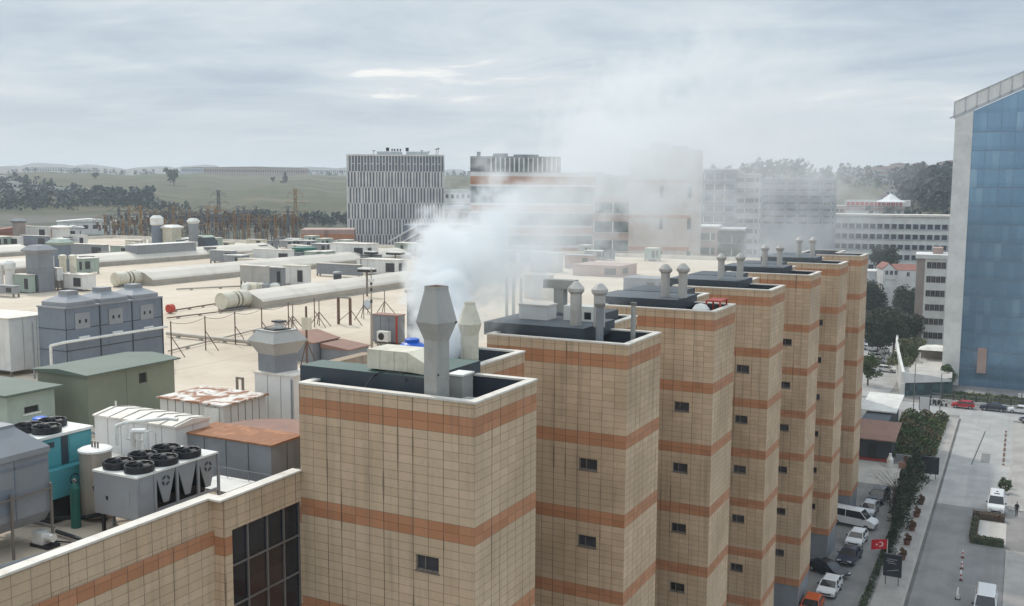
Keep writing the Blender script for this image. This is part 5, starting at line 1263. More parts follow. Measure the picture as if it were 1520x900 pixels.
tree_kind('big', 5.5, 11.5, 26, 190, .30, 'leaf_dark', seed=11); tree_kind('mid', 3.2, 7.5, 16, 110, .26, 'leaf_mid', seed=5); tree_kind('olive', 2.4, 5.2, 14, 90, .2, 'leaf_olive', seed=8)
tree_kind('conifer', 1.7, 6.4, 12, 110, .17, 'leaf_dark', True, 3); tree_kind('shrub', 1.0, 1.9, 10, 70, .12, 'leaf_mid', seed=21); tree_kind('brownshrub', .9, 1.6, 9, 60, .12, 'leaf_brown', seed=22)
tree_kind('far', 6, 12, 12, 34, 1.0, 'leaf_dark', seed=31); tree_kind('farcone', 4, 13, 8, 34, .9, 'leaf_dark', True, 32)
def tree(k, label, loc, s=1., group=None, name='tree', cat='tree', rz=None):
    t = thing(name, label, cat, loc, rnd.uniform(0, 6) if rz is None else rz, group); t.scale = (s, s, s)
    link('crown' if name != 'shrub' else 'foliage', KIND[k][0], t); link('trunk' if name != 'shrub' else 'stem', KIND[k][1], t); return t
def gz(x, y): return land_z(math.atan2(-x, y), math.hypot(x, y))
for px, py, s, lab in ((1326, 528, 1.0, 'big dark round tree beyond the car park, middle of three'), (1302, 532, .85, 'big dark round tree at the left, touching the last tower'), (1345, 518, .8, 'big dark tree next to the brown apartment block'), (1312, 505, .75, 'dark tree crown showing above the trio of big trees')):
    q = onz(px, py, G); tree('big', lab, (q.x, q.y, G), s, 'dark trees beyond the car park')
for px, py, s, k, lab in ((1287, 592, .9, 'mid', 'green tree by the last stair tower, beside the far parking'), (1296, 470, 1.1, 'big', 'dark tree on the slope below the white house, at the left'), (1350, 462, 1.0, 'big', 'dark tree on the slope below the white house, at the right'), (1322, 455, .9, 'big', 'dark tree on the slope below the white house, in the middle'),
                         (1300, 432, .9, 'big', 'dark tree directly behind the small grey house'), (1345, 420, .6, 'big', 'dark tree right of the white gabled house'), (1312, 392, .9, 'big', 'dark tree behind the roof of the white gabled house')):
    q = atd(px, py, {470: 330, 462: 320, 455: 345, 432: 350, 420: 345, 392: 372}.get(py, 216)); tree(k, lab, (q.x, q.y, max(G, q.z-4) if py < 500 else G), s)
tree('mid', 'bushy dark green tree against the foot of the white end wall', (-12.2, 221.5, G), .62); tree('mid', 'low green tree on the ramp garden behind the white wall', (-20.6, 232, G+3), .5); tree('olive', 'yellowish green tree on top of the white curved wall', (-22.2, 240, G+3), .8)
# strip between parking lane and pavement
for i, y in enumerate((145, 141.5, 138.5, 135, 132, 129, 126, 123)):
    tree('conifer', 'dark dense evergreen in the tall hedge row, no two alike', (-11.4+.3*math.sin(i*2), y, G), .82+.12*math.sin(i*1.7), 'dark evergreens between the parking lane and the pavement')
for i, y in enumerate((119.5, 116.5, 113.8, 111)):
    tree('conifer', 'small dark conifer beside the planters, below the taller evergreens', (-11.2, y, G), .42, 'small conifers beside the planters')
for i, y in enumerate((134, 128.4, 122.8, 117.5, 112.3, 110.0)):
    t = thing('plant_pot', 'terracotta pot with a reddish shrub standing on the pavement', 'planter', (-9.75 if i < 5 else -10.3, y, G+.11), 0, 'planted pots along the pavement')
    m = MB(); m.sect([(0, .3), (.55, .42), (.6, .44), (.6, .36), (.5, .34)], 0, 12, 0); m.build('pot', 'terracotta_pot', t); o = link('foliage', KIND['brownshrub'][0], t, (0, 0, .35)); o.scale = (.62,)*3
t = thing('bare_tree', 'leafless tree spreading over the parking lane beside the evergreens', 'tree', (-12.2, 126, G)); link('branches', trunk_mesh(6.5, .12, 77, True), t)
m = MB(); r9 = random.Random(9)
def scatter(name, x0, x1, y0, y1, n, leaf, mats, z=G, hh=.9, seed=1, label='', cat='shrubs'):
    r = random.Random(seed); m = MB()
    for _ in range(n):
        x, y = r.uniform(x0, x1), r.uniform(y0, y1)
        hump = .35+.65*abs(math.sin(x*1.3+y*.37)*math.cos(y*.9+seed)); zz = z+.05+r.random()*hh*hump
        nrm = Vector((r.uniform(-1, 1), r.uniform(-1, 1), r.uniform(0, 1.2))).normalized(); u = nrm.orthogonal().normalized(); v = nrm.cross(u); p = Vector((x, y, zz)); l = leaf*r.uniform(.6, 1.4)
        m.face([p-u*l, p-v*l*.6, p+u*l, p+v*l*.6], int(r.random()*len(mats)) if math.sin(x*.8+y*.5) > -.2 else 0)
    o = m.build(name, mats); tag(o, label, cat, kind='stuff'); return o
scatter('garden_shrubs', -17.2, -9.9, 157, 189, 9000, .22, ['leaf_mid', 'leaf_olive', 'leaf_dark', 'leaf_brown'], hh=1.7, seed=4, label='dense mixed green shrubs filling the corner garden by the junction', cat='shrubs')
scatter('strip_hedge', -12.05, -11.4, 60, 148, 5000, .12, ['leaf_dark', 'leaf_dark', 'leaf_mid'], hh=.8, seed=6, label='dark low hedge between the parking lane and the pavement', cat='hedge')
scatter('tower_lawn', -12.5, 40, 205.5, 215, 9000, .22, ['leaf_mid', 'leaf_olive'], hh=.5, seed=8, label='green planted strip behind the fence in front of the glass tower', cat='lawn')
sheet('tower_lawn_soil', [rc(-12.5, 40, 205, 216)], 'land', G+.02)
def hedge(label, x0, x1, y0, y1, h, seed, mats):
    t = thing('clipped_hedge', label, 'hedge', ((x0+x1)/2, (y0+y1)/2, G)); r = random.Random(seed); m = MB(); cx_, cy_ = (x0+x1)/2, (y0+y1)/2
    m.box(x0-cx_+.08, x1-cx_-.08, y0-cy_+.08, y1-cy_-.08, 0, h-.1, 0)
    for _ in range(int(1500*(abs(x1-x0)+abs(y1-y0))/6)):
        p = Vector((r.uniform(x0, x1)-cx_, r.uniform(y0, y1)-cy_, r.uniform(.05, h))); nrm = Vector((r.uniform(-1, 1), r.uniform(-1, 1), r.uniform(-.2, 1))).normalized(); u = nrm.orthogonal().normalized(); v = nrm.cross(u); l = .09*r.uniform(.6, 1.4)
        m.face([p-u*l, p-v*l*.6, p+u*l, p+v*l*.6], 1 if r.random() < .5 else 0)
    m.build('foliage', mats, t)
hedge('brown clipped hedge in front of the parked white van', -3.6, -.1, 131.2, 132.2, .9, 1, ['bark', 'leaf_brown']); hedge('dark clipped hedge at the near side of the small traffic island', -3.5, .0, 121.6, 122.6, .9, 2, ['leaf_dark', 'leaf_brown']); hedge('narrow dark hedge along the left side of the small traffic island', -3.6, -2.9, 122.7, 131.1, .85, 3, ['leaf_dark', 'leaf_brown'])
sheet('island_paving', [rc(-2.8, .15, 122.7, 131.1)], 'pale_paving', G+.05)
for y, s in ((144.5, .95), (147.5, .8)): tree('shrub', 'round green bush behind the parked white van' if s > .9 else 'smaller green bush beyond the parked white van', (-.3, y, G), s, name='shrub', cat='shrub')
tree('shrub', 'small dark shrub on the pale paving at the right', (3.9, 163, G), .5, name='shrub', cat='shrub'); tree('shrub', 'green shrub at the right edge of the picture', (4.6, 150, G), .6, name='shrub', cat='shrub')
# far woods and single trees
def wood(label, spots, size, seed, mat='leaf_hazed'):
    r = random.Random(seed); m = MB()
    for (px0, px1, d0, d1, n) in spots:
        for _ in range(n):
            px = r.uniform(px0, px1); d = r.uniform(d0, d1); q = atd(px, 300, d); z = gz(q.x, q.y); R = size*r.uniform(.6, 1.3)
            for _k in range(26):
                a = r.uniform(0, 6.28); b = r.random(); rad = R*.55*math.sqrt(r.random())*(1.1-b*.7); p = Vector((q.x+rad*math.cos(a), q.y+rad*math.sin(a), z+R*(.1+b*1.1)))
                nrm = Vector((r.uniform(-1, 1), r.uniform(-1, 1), r.uniform(-.2, 1))).normalized(); u = nrm.orthogonal().normalized(); v = nrm.cross(u); l = R*.17*r.uniform(.6, 1.4)
                m.face([p-u*l, p-v*l*.7, p+u*l, p+v*l*.7])
    o = m.build('woodland', mat); tag(o, label, 'woodland', kind='stuff')
wood('dark woodland on the slope at the left below the green plain', [(-60, 60, 820, 980, 80), (40, 125, 760, 860, 45), (-40, 120, 600, 680, 60), (115, 225, 620, 730, 110), (-60, 30, 1000, 1150, 20)], 6.2, 1)
wood('low dark scrub behind the substation', [(215, 520, 455, 520, 330), (200, 280, 560, 640, 60)], 3.0, 5)
wood('blue-dark wooded hillside left of the glass tower', [(1330, 1470, 620, 860, 230), (1100, 1330, 700, 880, 90), (1340, 1420, 560, 610, 30), (1240, 1420, 470, 500, 26)], 7.5, 2)
wood('distant tree line on the left horizon', [(-60, 700, 1560, 1750, 150), (1040, 1330, 900, 980, 60)], 6, 3)
for px, d, k, s, lab in ((259, 1020, 'far', 1.5, 'single round tree standing on the green plain'), (143, 1180, 'far', .7, 'tiny tree on the green plain left of the single round tree'), (424, 1120, 'farcone', 1.0, 'small pointed tree on the green plain near the pylon'), (405, 1150, 'far', .6, 'tiny tree on the plain beside the small pointed tree')):
    q = atd(px, 300, d); tree(k, lab, (q.x, q.y, gz(q.x, q.y)-.5), s)

# ------------------------------------------------------------------ far left: houses, sheds, pylons, substation
def hut(label, px, w, d, h, D, mat='wall_white', roof='white_paint', name='low_shed', cat='shed', dz=0):
    q = atd(px, 300, D); z = gz(q.x, q.y)+dz; t = thing(name, label, cat, (q.x, q.y, z-1), math.atan2(q.y, q.x)-math.pi/2)
    bxm(-w/2, w/2, 0, d, 0, h+1).build('wall', mat, t); m = MB(); m.prism([(-w/2-.3, h+1.003), (w/2+.3, h+1.003), (w/2+.3, h+1.2), (0, h+1.2+h*.18), (-w/2-.3, h+1.2)], -.4, d+.4); m.build('roof', roof, t)
    m = MB(); k = -w/2+1.5; m.box(-w/2+1, w/2-1, -.05, 0, h*.45+1, h*.75+1)
    while k < w/2-1.5: m.box(k-.8, k+.8, -.1, -.05, h*.45+.95, h*.75+1.05, 1); k += 3.4
    m.build('window_row', ['window_glass', mat], t); return t
for a in (('white shed with long roof at the far left edge below the wood', 8, 26, 12, 6, 870), ('small white house among the dark trees at the far left', 18, 14, 9, 6, 900), ('white house on the wooded rise at the far left edge', 4, 14, 9, 7, 1010),
          ('white flat-roofed shed below the second wood', 76, 26, 10, 5, 800), ('low white tent-like shed between woodland and substation', 130, 22, 10, 5, 420), ('tiny white cabin left of the substation', 107, 7, 6, 4, 400),
          ('orange-walled building at the far left beyond the mall', 34, 22, 12, 9, 300, 'wall_orange', 'roof_red', 'orange_building', 'building'), ('orange lower building left of the substation', 58, 14, 10, 7, 296, 'wall_orange', 'wall_brown', 'orange_building', 'building'),
          ('long reddish building on the horizon left of the slatted tower', 382, 150, 14, 11, 1530, 'wall_pink', 'wall_brown', 'terminal_building', 'building'), ('long white hangar on the horizon left of the slatted tower', 430, 240, 20, 12, 1900, 'wall_white', 'white_paint', 'hangar', 'hangar'),
          ('pale low building on the far left horizon', 90, 90, 14, 7, 1640, 'wall_white', 'wall_grey', 'far_building', 'building'), ('small dark blocks of a building on the left horizon', 300, 60, 14, 9, 1620, 'wall_grey', 'wall_brown', 'far_building', 'building'),
          ('white low hall seen between the slatted tower and the banded block', 680, 34, 14, 8, 640, 'wall_white', 'white_paint', 'hall', 'hall'), ('grey long hall below the white low hall, right of the slatted tower', 682, 40, 14, 8, 480, 'wall_brown', 'wall_grey', 'hall', 'hall'),
          ('white cabin behind the left corner of the slatted tower', 503, 10, 7, 6, 330, 'wall_grey', 'wall_white', 'cabin', 'cabin')):
    hut(*a)
r4 = random.Random(4)
for k in range(22):
    px = r4.uniform(1275, 1418); D = r4.uniform(820, 900); q = atd(px, 300, D)
    if k == 0:
        h0 = hut('small pale house on the crest of the hill left of the glass tower', px, 11, 8, 6, D, 'wall_grey', 'wall_pink', 'hill_house', 'house'); h0['group'] = 'houses along the hill crest'
    else:
        z = gz(q.x, q.y); h1 = dup(h0, (q.x, q.y, z-1), math.atan2(q.y, q.x)-math.pi/2); s = r4.uniform(.7, 1.5); h1.scale = (s, s, s)
for k in range(7):
    px = 1345-k*6+r4.uniform(-2, 2); D = 800-k*40; q = atd(px, 300, D); h1 = dup(h0, (q.x, q.y, gz(q.x, q.y)-1), 0, 'pale house on the slope climbing from the white tent to the hilltop', 'houses on the slope'); h1.scale = (.7,)*3
def lattice(t, H, b, tw, mat, arms=()):
    m = MB(); n = max(4, int(H/2.2)); f = lambda k: b+(tw-b)*min(1, (k/n)*1.25)
    for sx_, sy_ in ((1, 1), (1, -1), (-1, -1), (-1, 1)):
        for k in range(n): a, c = f(k), f(k+1); m.tube((sx_*a, sy_*a, H*k/n), (sx_*c, sy_*c, H*(k+1)/n), .13, n=4)
    for k in range(n):
        a, c = f(k), f(k+1); z0, z1 = H*k/n, H*(k+1)/n
        for s in (1, -1): m.tube((-a, s*a, z0), (c, s*c, z1), .08, n=3); m.tube((a, s*a, z0), (-c, s*c, z1), .08, n=3); m.tube((s*a, -a, z0), (s*c, c, z1), .08, n=3)
        m.tube((-c, -c, z1), (c, -c, z1), .08, n=3)
    m.build('mast', mat, t)
    for z, w in arms:
        m = MB(); m.tube((-w, 0, z), (w, 0, z), .08, n=4); m.tube((-w, 0, z), (0, 0, z+1.1), .06, n=4); m.tube((w, 0, z), (0, 0, z+1.1), .06, n=4)
        for s in (-1, 1): m.tube((s*w, 0, z), (s*w, 0, z-1.1), .07, n=4)
        m.build('crossarm', mat, t)
for px, yt, D, mat, lab in ((324, 282, 300, 'lattice_steel', 'tall grey lattice pylon rising behind the substation, left one'), (438, 280, 285, 'yellow_brown', 'tall brownish lattice pylon left of the slatted tower')):
    q = atd(px, yt, D); z = gz(q.x, q.y); H = q.z-z; t = thing('pylon', lab, 'pylon', (q.x, q.y, z), YAW+.2); lattice(t, H, 1.5, .35, mat, ((H*.72, 3.2), (H*.83, 2.6), (H*.94, 2.0)))
rs = random.Random(12); g0 = {}
for k in range(46):
    px = 156+k*6.3+rs.uniform(-3, 3); D = 262+rs.uniform(4, 46); yt = rs.choice((306, 312, 318, 326)); q = atd(px, yt, D); z = gz(q.x, q.y); var = k % 4
    if var not in g0:
        t = thing('substation_gantry', ['brownish lattice mast with crossarm in the electricity substation', 'grey lattice mast with crossarm in the electricity substation', 'yellow-brown lattice mast with two crossarms in the substation', 'grey lattice mast with two crossarms in the substation'][var], 'lattice mast', (q.x, q.y, z), YAW+.3, ['brown substation masts', 'grey substation masts', 'two-armed brown substation masts', 'two-armed grey substation masts'][var])
        lattice(t, 12.5, .55, .25, ['yellow_brown', 'lattice_steel', 'yellow_brown', 'lattice_steel'][var], ((11.5, 3.0),) if var < 2 else ((8.5, 2.4), (11.5, 2.8))); g0[var] = t
        for s in (-1, 1): m = MB(); m.sect([(9.6, .22), (9.8, .34), (10.0, .22), (10.2, .34), (10.4, .22), (10.6, .34)], 0, 8, 0, cx=s*2.0); m.build('insulator', 'brown_pole', t)
    else: t = dup(g0[var], (q.x, q.y, z))
    t.scale = (1, 1, max(.55, (q.z-z)/12.5))
for k in range(9):
    px = 165+k*30; q = atd(px, 340, 275+(k % 3)*12); z = gz(q.x, q.y)
    if k == 0:
        bt = thing('transformer', 'pale transformer block with bushings at the foot of the substation masts', 'transformer', (q.x, q.y, z), YAW+.3, 'substation transformers'); bxm(-2.2, 2.2, 0, 2.5, 0, 3.0).build('tank', 'pale_green', bt)
        for x in (-1.4, 0, 1.4): m = MB(); m.sect([(3.0, .16), (4.4, .22), (4.6, .1)], 0, 8, 0, cx=x, cy=1); m.build('bushing', 'brown_pole', bt)
    else: dup(bt, (q.x, q.y, z))
m = MB()
for k in range(6): A = atd(160, 318+k*5, 280); B = atd(445, 318+k*5, 290); m.tube(A, B, .05, n=3)
o = m.build('power_lines', 'lattice_steel'); tag(o, 'thin overhead power lines strung across the substation masts', 'power lines')

# ------------------------------------------------------------------ vehicles
TY_ = MB(); TY_.tube((-.11, 0, .32), (.11, 0, .32), .32, .32, 16, 0); TYM = TY_.mesh('tyre', ['tyre']); RI_ = MB(); RI_.tube((-.12, 0, .32), (.12, 0, .32), .19, .19, 10, 0); RIM = RI_.mesh('rim', ['rim'])
SH = {  # half width, lower body profile (y, z) front at -y, belt ring y range, roof ring y range, belt z, roof z, wheel y
 'sedan': (.88, [(-2.2, .35), (-2.25, .62), (-2.1, .74), (-1.15, .92), (1.45, .95), (2.1, .93), (2.22, .8), (2.25, .4)], (-1.15, 1.55), (-.35, .95), .93, 1.42, (-1.38, 1.38)),
 'hatch': (.86, [(-1.95, .35), (-2.0, .62), (-1.85, .76), (-1.05, .94), (1.7, .97), (1.92, .9), (1.95, .4)], (-1.05, 1.85), (-.3, 1.45), .95, 1.46, (-1.22, 1.22)),
 'suv': (.92, [(-2.2, .4), (-2.25, .75), (-2.1, .92), (-1.2, 1.05), (2.1, 1.08), (2.2, .95), (2.2, .45)], (-1.2, 2.1), (-.4, 1.85), 1.06, 1.66, (-1.35, 1.38)),
 'van': (.96, [(-2.6, .4), (-2.65, .8), (-2.45, 1.05), (-1.75, 1.25), (2.55, 1.28), (2.65, 1.1), (2.65, .45)], (-1.75, 2.6), (-.95, 2.5), 1.26, 2.15, (-1.7, 1.75))}
def car(label, kind, paint, x, y, rz, z=G+.012, group=None, cat='car', name='parked_car', blank=False):
    hw, prof, bl_, rf, zb, zr, wy = SH[kind]; t = thing(name, label, cat, (x, y, z), rz, group)
    m = MB(); m.prism(prof, -hw, hw, 0, 'x')
    ti = .17; zc = zr-.09
    R4 = lambda ya, yb, w, zz: [(-w, ya, zz), (w, ya, zz), (w, yb, zz), (-w, yb, zz)]
    a, b = R4(rf[0]-.03, rf[1]+.03, hw-ti, zc), R4(rf[0]+.12, rf[1]-.1, hw-ti-.12, zr); m.face(b)
    for i in range(4): j = (i+1) % 4; m.face((a[i], a[j], b[j], b[i]))
    base = R4(bl_[0], bl_[1], hw-.05, zb)
    for i in range(4): m.tube(base[i], a[i], .045, n=5)
    if blank: q0, q1 = (bl_[0]+1.5, bl_[1]), (rf[0]+1.0, rf[1]); m.face([(-hw+.04, q0[0], zb), (-hw+.04, q0[1], zb), (-hw+ti-.01, q1[1], zc), (-hw+ti-.01, q1[0], zc)]); m.face([(hw-.04, q0[1], zb), (hw-.04, q0[0], zb), (hw-ti+.01, q1[0], zc), (hw-ti+.01, q1[1], zc)])
    else:
        ym = (rf[0]+rf[1])/2
        for s in (-1, 1): m.tube((s*(hw-.05), ym, zb), (s*(hw-ti), ym, zc), .04, n=5)
    m.build('body', paint, t)
    m = MB(); A = R4(bl_[0]+.02, bl_[1]-.02, hw-.06, zb); B = R4(rf[0], rf[1], hw-ti-.01, zc)
    for i in range(4): j = (i+1) % 4; m.face((A[i], A[j], B[j], B[i]))
    m.build('cabin_windows', 'car_glass', t)
    for s in (-1, 1):
        for yy in wy: o = link('wheel', TYM, t, (s*(hw-.08), yy, 0)); link('rim', RIM, o)
    for s in (-1, 1):
        bxm(s*hw*.62-.2, s*hw*.62+.2, prof[1][0]-.02, prof[1][0]+.06, prof[1][1]-.06, prof[1][1]+.1).build('headlight', 'headlamp', t); bxm(s*hw*.75-.15, s*hw*.75+.15, prof[-2][0]-.04, prof[-2][0]+.02, prof[-2][1]-.15, prof[-2][1]).build('tail_lamp', 'tail_lamp', t)
        bxm(s*(hw+.02), s*(hw+.2), bl_[0]+.35, bl_[0]+.45, zb-.02, zb+.14).build('wing_mirror', 'paint_black', t)
    bxm(-.35, .35, prof[0][0]-.03, prof[0][0]+.02, .42, .54).build('number_plate', 'sign_white', t); m = MB(); m.box(-hw*.6, hw*.6, prof[1][0]-.03, prof[1][0]+.04, .48, .62); m.build('grille', 'paint_black', t)
    return t
car('orange-red car cut by the bottom edge, beside the stair towers', 'hatch', 'paint_orange', -15.9, 93.9, 0)
car('white hatchback parked second from the bottom edge in the parking lane', 'hatch', 'paint_white', -15.2, 99.6, R_(-3))
car('black car half hidden by the stair tower, nose toward the lane', 'sedan', 'paint_black', -16.2, 104.6, R_(60))
car('dark navy car parked between two stair towers, nose toward camera', 'sedan', 'paint_navy', -14.8, 109.6, R_(-6))
car('small white car parked just in front of the white delivery van', 'hatch', 'paint_white', -14.9, 115.6, R_(-4))
car('white delivery van nosing out between the last stair towers', 'van', 'paint_white', -16.1, 121.7, R_(80), cat='van')
car('silver car tucked behind the white delivery van', 'hatch', 'paint_silver', -15.1, 127.4, R_(-3)); car('black estate car farthest along the parking lane', 'suv', 'paint_black', -14.7, 133.2, R_(-8))
t = car('white high-roofed van facing the camera beside the brown hedge', 'van', 'paint_white', -1.15, 136.4, 0, cat='van'); m = MB(); m.box(-.3, .35, -.4, -.15, 2.151, 2.2); m.box(-.1, .12, .6, .9, 2.151, 2.2); m.build('roof_vent', 'paint_black', t)
t = car('white high-roofed van driving away at the bottom right edge', 'van', 'paint_white', -1.25, 101.3, 0, cat='van', name='moving_van')
car('dark red hatchback parked along the far side of the junction', 'hatch', 'paint_red', -8.2, 200.1, R_(-90)); car('dark navy saloon parked right of the red hatchback', 'sedan', 'paint_navy', -3.2, 200.3, R_(-90)); car('white car parked right of the navy saloon', 'hatch', 'paint_white', 1.2, 200.3, R_(-90)); car('black car at the right edge, beside the corner of pale paving', 'suv', 'paint_black', 3.4, 192.2, R_(-60))
fp = [(1284, 512), (1292, 520), (1300, 518), (1296, 528), (1306, 532), (1290, 538), (1312, 524), (1304, 545), (1318, 540), (1288, 503), (1296, 508), (1316, 552), (1286, 553), (1309, 512), (1360, 540), (1348, 545), (1368, 545)]
cols = ['paint_white', 'paint_white', 'paint_black', 'paint_silver', 'paint_white']; fc = {}
for k, (px, py) in enumerate(fp):
    q = onz(px, py, G); c = cols[k % 5]
    if c not in fc: fc[c] = car({'paint_white': 'small white car in the car park below the big dark trees', 'paint_black': 'small black car in the car park below the big dark trees', 'paint_silver': 'small silver car in the car park below the big dark trees'}[c], 'hatch', c, q.x, q.y, R_(rnd.choice((0, 80, 20))), group='cars in the far car park: '+c.split('_')[1])
    else: dup(fc[c], (q.x, q.y, G+.012), R_(rnd.choice((0, 85, 20, 170))))
def bike(label, x, y, rz, paint):
    t = thing('motorcycle', label, 'motorcycle', (x, y, G+.02), rz, 'motorcycles parked at the junction')
    for yy in (-.62, .62): m = MB(); m.tube((-.06, yy, .3), (.06, yy, .3), .3, .3, 14); m.build('wheel', 'tyre', t)
    m = MB(); m.prism([(-.35, .35), (.5, .3), (.75, .75), (.45, .85), (.1, .62), (-.25, .7), (-.5, .95), (-.62, .9)], -.14, .14, 0, 'x'); m.build('body', paint, t)
    bxm(-.15, .15, -.05, .6, .86, .95).build('seat', 'paint_black', t); m = MB(); m.tube((-.35, -.45, 1.05), (.35, -.45, 1.05), .025, n=6); m.tube((0, -.62, .3), (0, -.45, 1.05), .04, n=6); m.build('handlebar', 'metal_pole', t)
for k, (x, c, l) in enumerate(((-14.9, 'paint_white', 'white-fronted motorcycle at the left of the row'), (-14.0, 'paint_black', 'black motorcycle second in the row'), (-13.1, 'paint_navy', 'dark motorcycle third in the row'), (-12.2, 'paint_black', 'black motorcycle fourth in the row'), (-11.4, 'paint_white', 'white motorcycle nearest the red hatchback'))): bike(l, x, 200.4, R_(15+k*5), c)

# ------------------------------------------------------------------ street things
for k, (x, y, lab) in enumerate([(-3.75, 109.1, 'red and white post on the centre line, nearest of three'), (-3.85, 112.6, 'red and white post on the centre line, middle of three'), (-3.95, 116.2, 'red and white post on the centre line, farthest of three')]):
    t = thing('traffic_post', lab, 'bollard', (x, y, G+.02)); m = MB()
    for i in range(4): m.tube((0, 0, .05+i*.2), (0, 0, .25+i*.2), .07, .07, 10, i % 2)
    m.build('post', ['sign_red', 'sign_white'], t); MB().tube((0, 0, 0), (0, 0, .05), .2, .2, 12).build('foot', 'rubber', t)
t = thing('traffic_cone', 'pale post base on the centre line by the bottom edge', 'bollard', (-3.75, 103.8, G+.02)); m = MB(); m.tube((0, 0, 0), (0, 0, .5), .18, .1, 12); m.build('body', 'white_paint', t); bxm(-.25, .25, -.25, .25, 0, .05).build('foot', 'rubber', t)
t0 = None
for k in range(7):
    loc = (-.75, 160+k*3.4, G+.02)
    if t0 is None:
        t0 = thing('kerb_bollard', 'short red and white bollard in the row beyond the parked van', 'bollard', loc, 0, 'row of bollards along the pale pavement'); m = MB()
        for i in range(3): m.tube((0, 0, .0+i*.25), (0, 0, .25+i*.25), .16, .16, 10, i % 2)
        m.build('post', ['brown_sheet', 'sign_white'], t0)
    else: dup(t0, loc)
# red flag on its pole
t = thing('red_flag', 'red flag with white crescent and star on a pole by the parking lane', 'flag', (-10.75, 106.9, G))
fz = 3.9
q = proj_z = None
m = MB(); m.tube((0, 0, 0), (0, 0, fz), .05, .035, 8); m.build('pole', 'white_paint', t); m = MB(); m.sect([(fz, .06), (fz+.1, .03)], 0, 8, 0); m.build('finial', 'metal_pole', t)
m = MB(); N = 10; W_, H_ = 1.55, 1.05
P = lambda u, v: (-.04-W_*u, .10*math.sin(u*7+v)*u, fz-.05-H_*(1-v)-.30*u*u)
th = .012
for i in range(N):
    for j in range(4):
        m.face([P(i/N, j/4), P(i/N, (j+1)/4), P((i+1)/N, (j+1)/4), P((i+1)/N, j/4)])
fl = m.build('cloth', 'flag_red', t)
m = MB()
def onf(u, v): a = P(u, v); return (a[0], a[1]-.012, a[2])
def ringf(cu, cv, ro, n=18):
    return [(cu+ro*math.cos(2*math.pi*i/n)*H_/W_, cv+ro*math.sin(2*math.pi*i/n)) for i in range(n)]
A_, B_ = ringf(.40, .5, .25, 24), ringf(.445, .5, .20, 24)
for i in range(3, 21): m.face([onf(*A_[i]), onf(*A_[i+1]), onf(*B_[i+1]), onf(*B_[i])])
S_ = []
for i in range(10): r_ = .125 if i % 2 == 0 else .05; a = math.pi+i*math.pi/5; S_.append((.64+r_*math.cos(a)*H_/W_, .5+r_*math.sin(a)))
for i in range(10): m.face([onf(.64, .5), onf(*S_[i]), onf(*S_[(i+1) % 10])])
m.build('crescent_and_star', 'flag_white', fl)
def board(name, label, x, y, z0, w, h, face, rz=0, frame='sign_dark', lines=True):
    t = thing(name, label, 'sign', (x, y, G), rz); bxm(-w/2, w/2, 0, .2, z0, z0+h).build('frame', frame, t); f = bxm(-w/2+.1, w/2-.1, -.015, -.002, z0+.1, z0+h-.1).build('face', face, t)
    for s in (-1, 1): bxm(s*w*.35-.05, s*w*.35+.05, .05, .15, 0, z0).build('post', 'metal_pole', t)
    return t, f
t, f = board('billboard', 'dark advertising board with faint pale streaks beside the planters', -9.9, 104.2, 1.0, 1.75, 2.3, 'sign_dark')
m = MB(); 
for k, (a, b) in enumerate(((.2, .9), (.15, .6), (.3, .8))): m.box(-.75+a, -.75+b+.3, -.022, -.016, 2.75-k*.2, 2.82-k*.2)
m.prism([(-.5, 1.5), (.6, 1.75), (.6, 1.85), (-.5, 1.55)], -.022, -.016); m.build('print', 'chiller_grey', f)
board('poster_stand', 'white-faced poster stand in a dark frame at the garden corner', -14.1, 190.5, .8, 1.8, 2.6, 'sign_white')
board('billboard', 'dark board facing the road beyond the evergreen row', -9.9, 147.0, .8, 2.6, 2.4, 'sign_dark')
for x, y, h, lab in ((-16.0, 191.6, 9, 'tall thin lamp post at the left of the junction'), (-11.6, 191.8, 7.5, 'thin lamp post behind the poster stand'), (-14.8, 262, 7, 'street lamp in front of the brown apartment block'), (-27.5, 222, 6.5, 'street lamp in the far car park'), (4.6, 203.5, 6.5, 'lamp post before the glass tower')):
    t = thing('street_lamp', lab, 'street lamp', (x, y, G)); m = MB(); m.tube((0, 0, 0), (0, 0, h), .09, .06, 8); m.build('pole', 'metal_pole', t); m = MB(); m.tube((0, 0, h), (.9, -.3, h+.25), .04, n=6); m.build('arm', 'metal_pole', t); bxm(.8, 1.3, -.42, -.2, h+.18, h+.3).build('lamp_head', 'chiller_grey', t)
# kiosk with two roofs
t = thing('kiosk', 'dark green kiosk with white upper roof and reddish lower awning by the last stair tower', 'kiosk', (-18.0, 154.5, G))
m = MB(); m.box(-3, 2.4, 0, 7, 0, 3.2, 0); m.box(-3, 1.0, 7.001, 22, 0, 4.4, 0); m.build('wall', 'dark_blue_grey', t); bxm(-.9, .3, -.05, 0, .1, 2.3).build('door', 'black', t)
m = MB(); m.prism([(-1.4, 3.2), (7.0, 4.3), (7.0, 4.45), (-1.4, 3.35)], -3.2, 3.0, 0, 'x'); m.build('awning', 'brown_sheet', t)
m = MB(); m.prism([(12.5, 4.6), (24.0, 5.4), (24.0, 5.6), (12.5, 4.8)], -4, 1.6, 0, 'x'); m.build('upper_roof', 'white_paint', t); bxm(-3.2, 2.6, -.9, 0, 0, .15).build('step', 'red_paint', t)
for x in (-.4, 1.4): bxm(x, x+.12, 12.6, 12.7, 0, 4.7).build('post', 'metal_pole', t)
t = thing('white_urn', 'white bottle-shaped tank on a base in front of the kiosk', 'tank', (-15.4, 151.2, G+.02)); m = MB(); m.sect([(0, .48), (1.1, .46), (1.45, .3), (1.6, .2), (1.95, .18), (2.0, .1)], 0, 18, 0, smooth=True); m.build('body', 'white_paint', t)
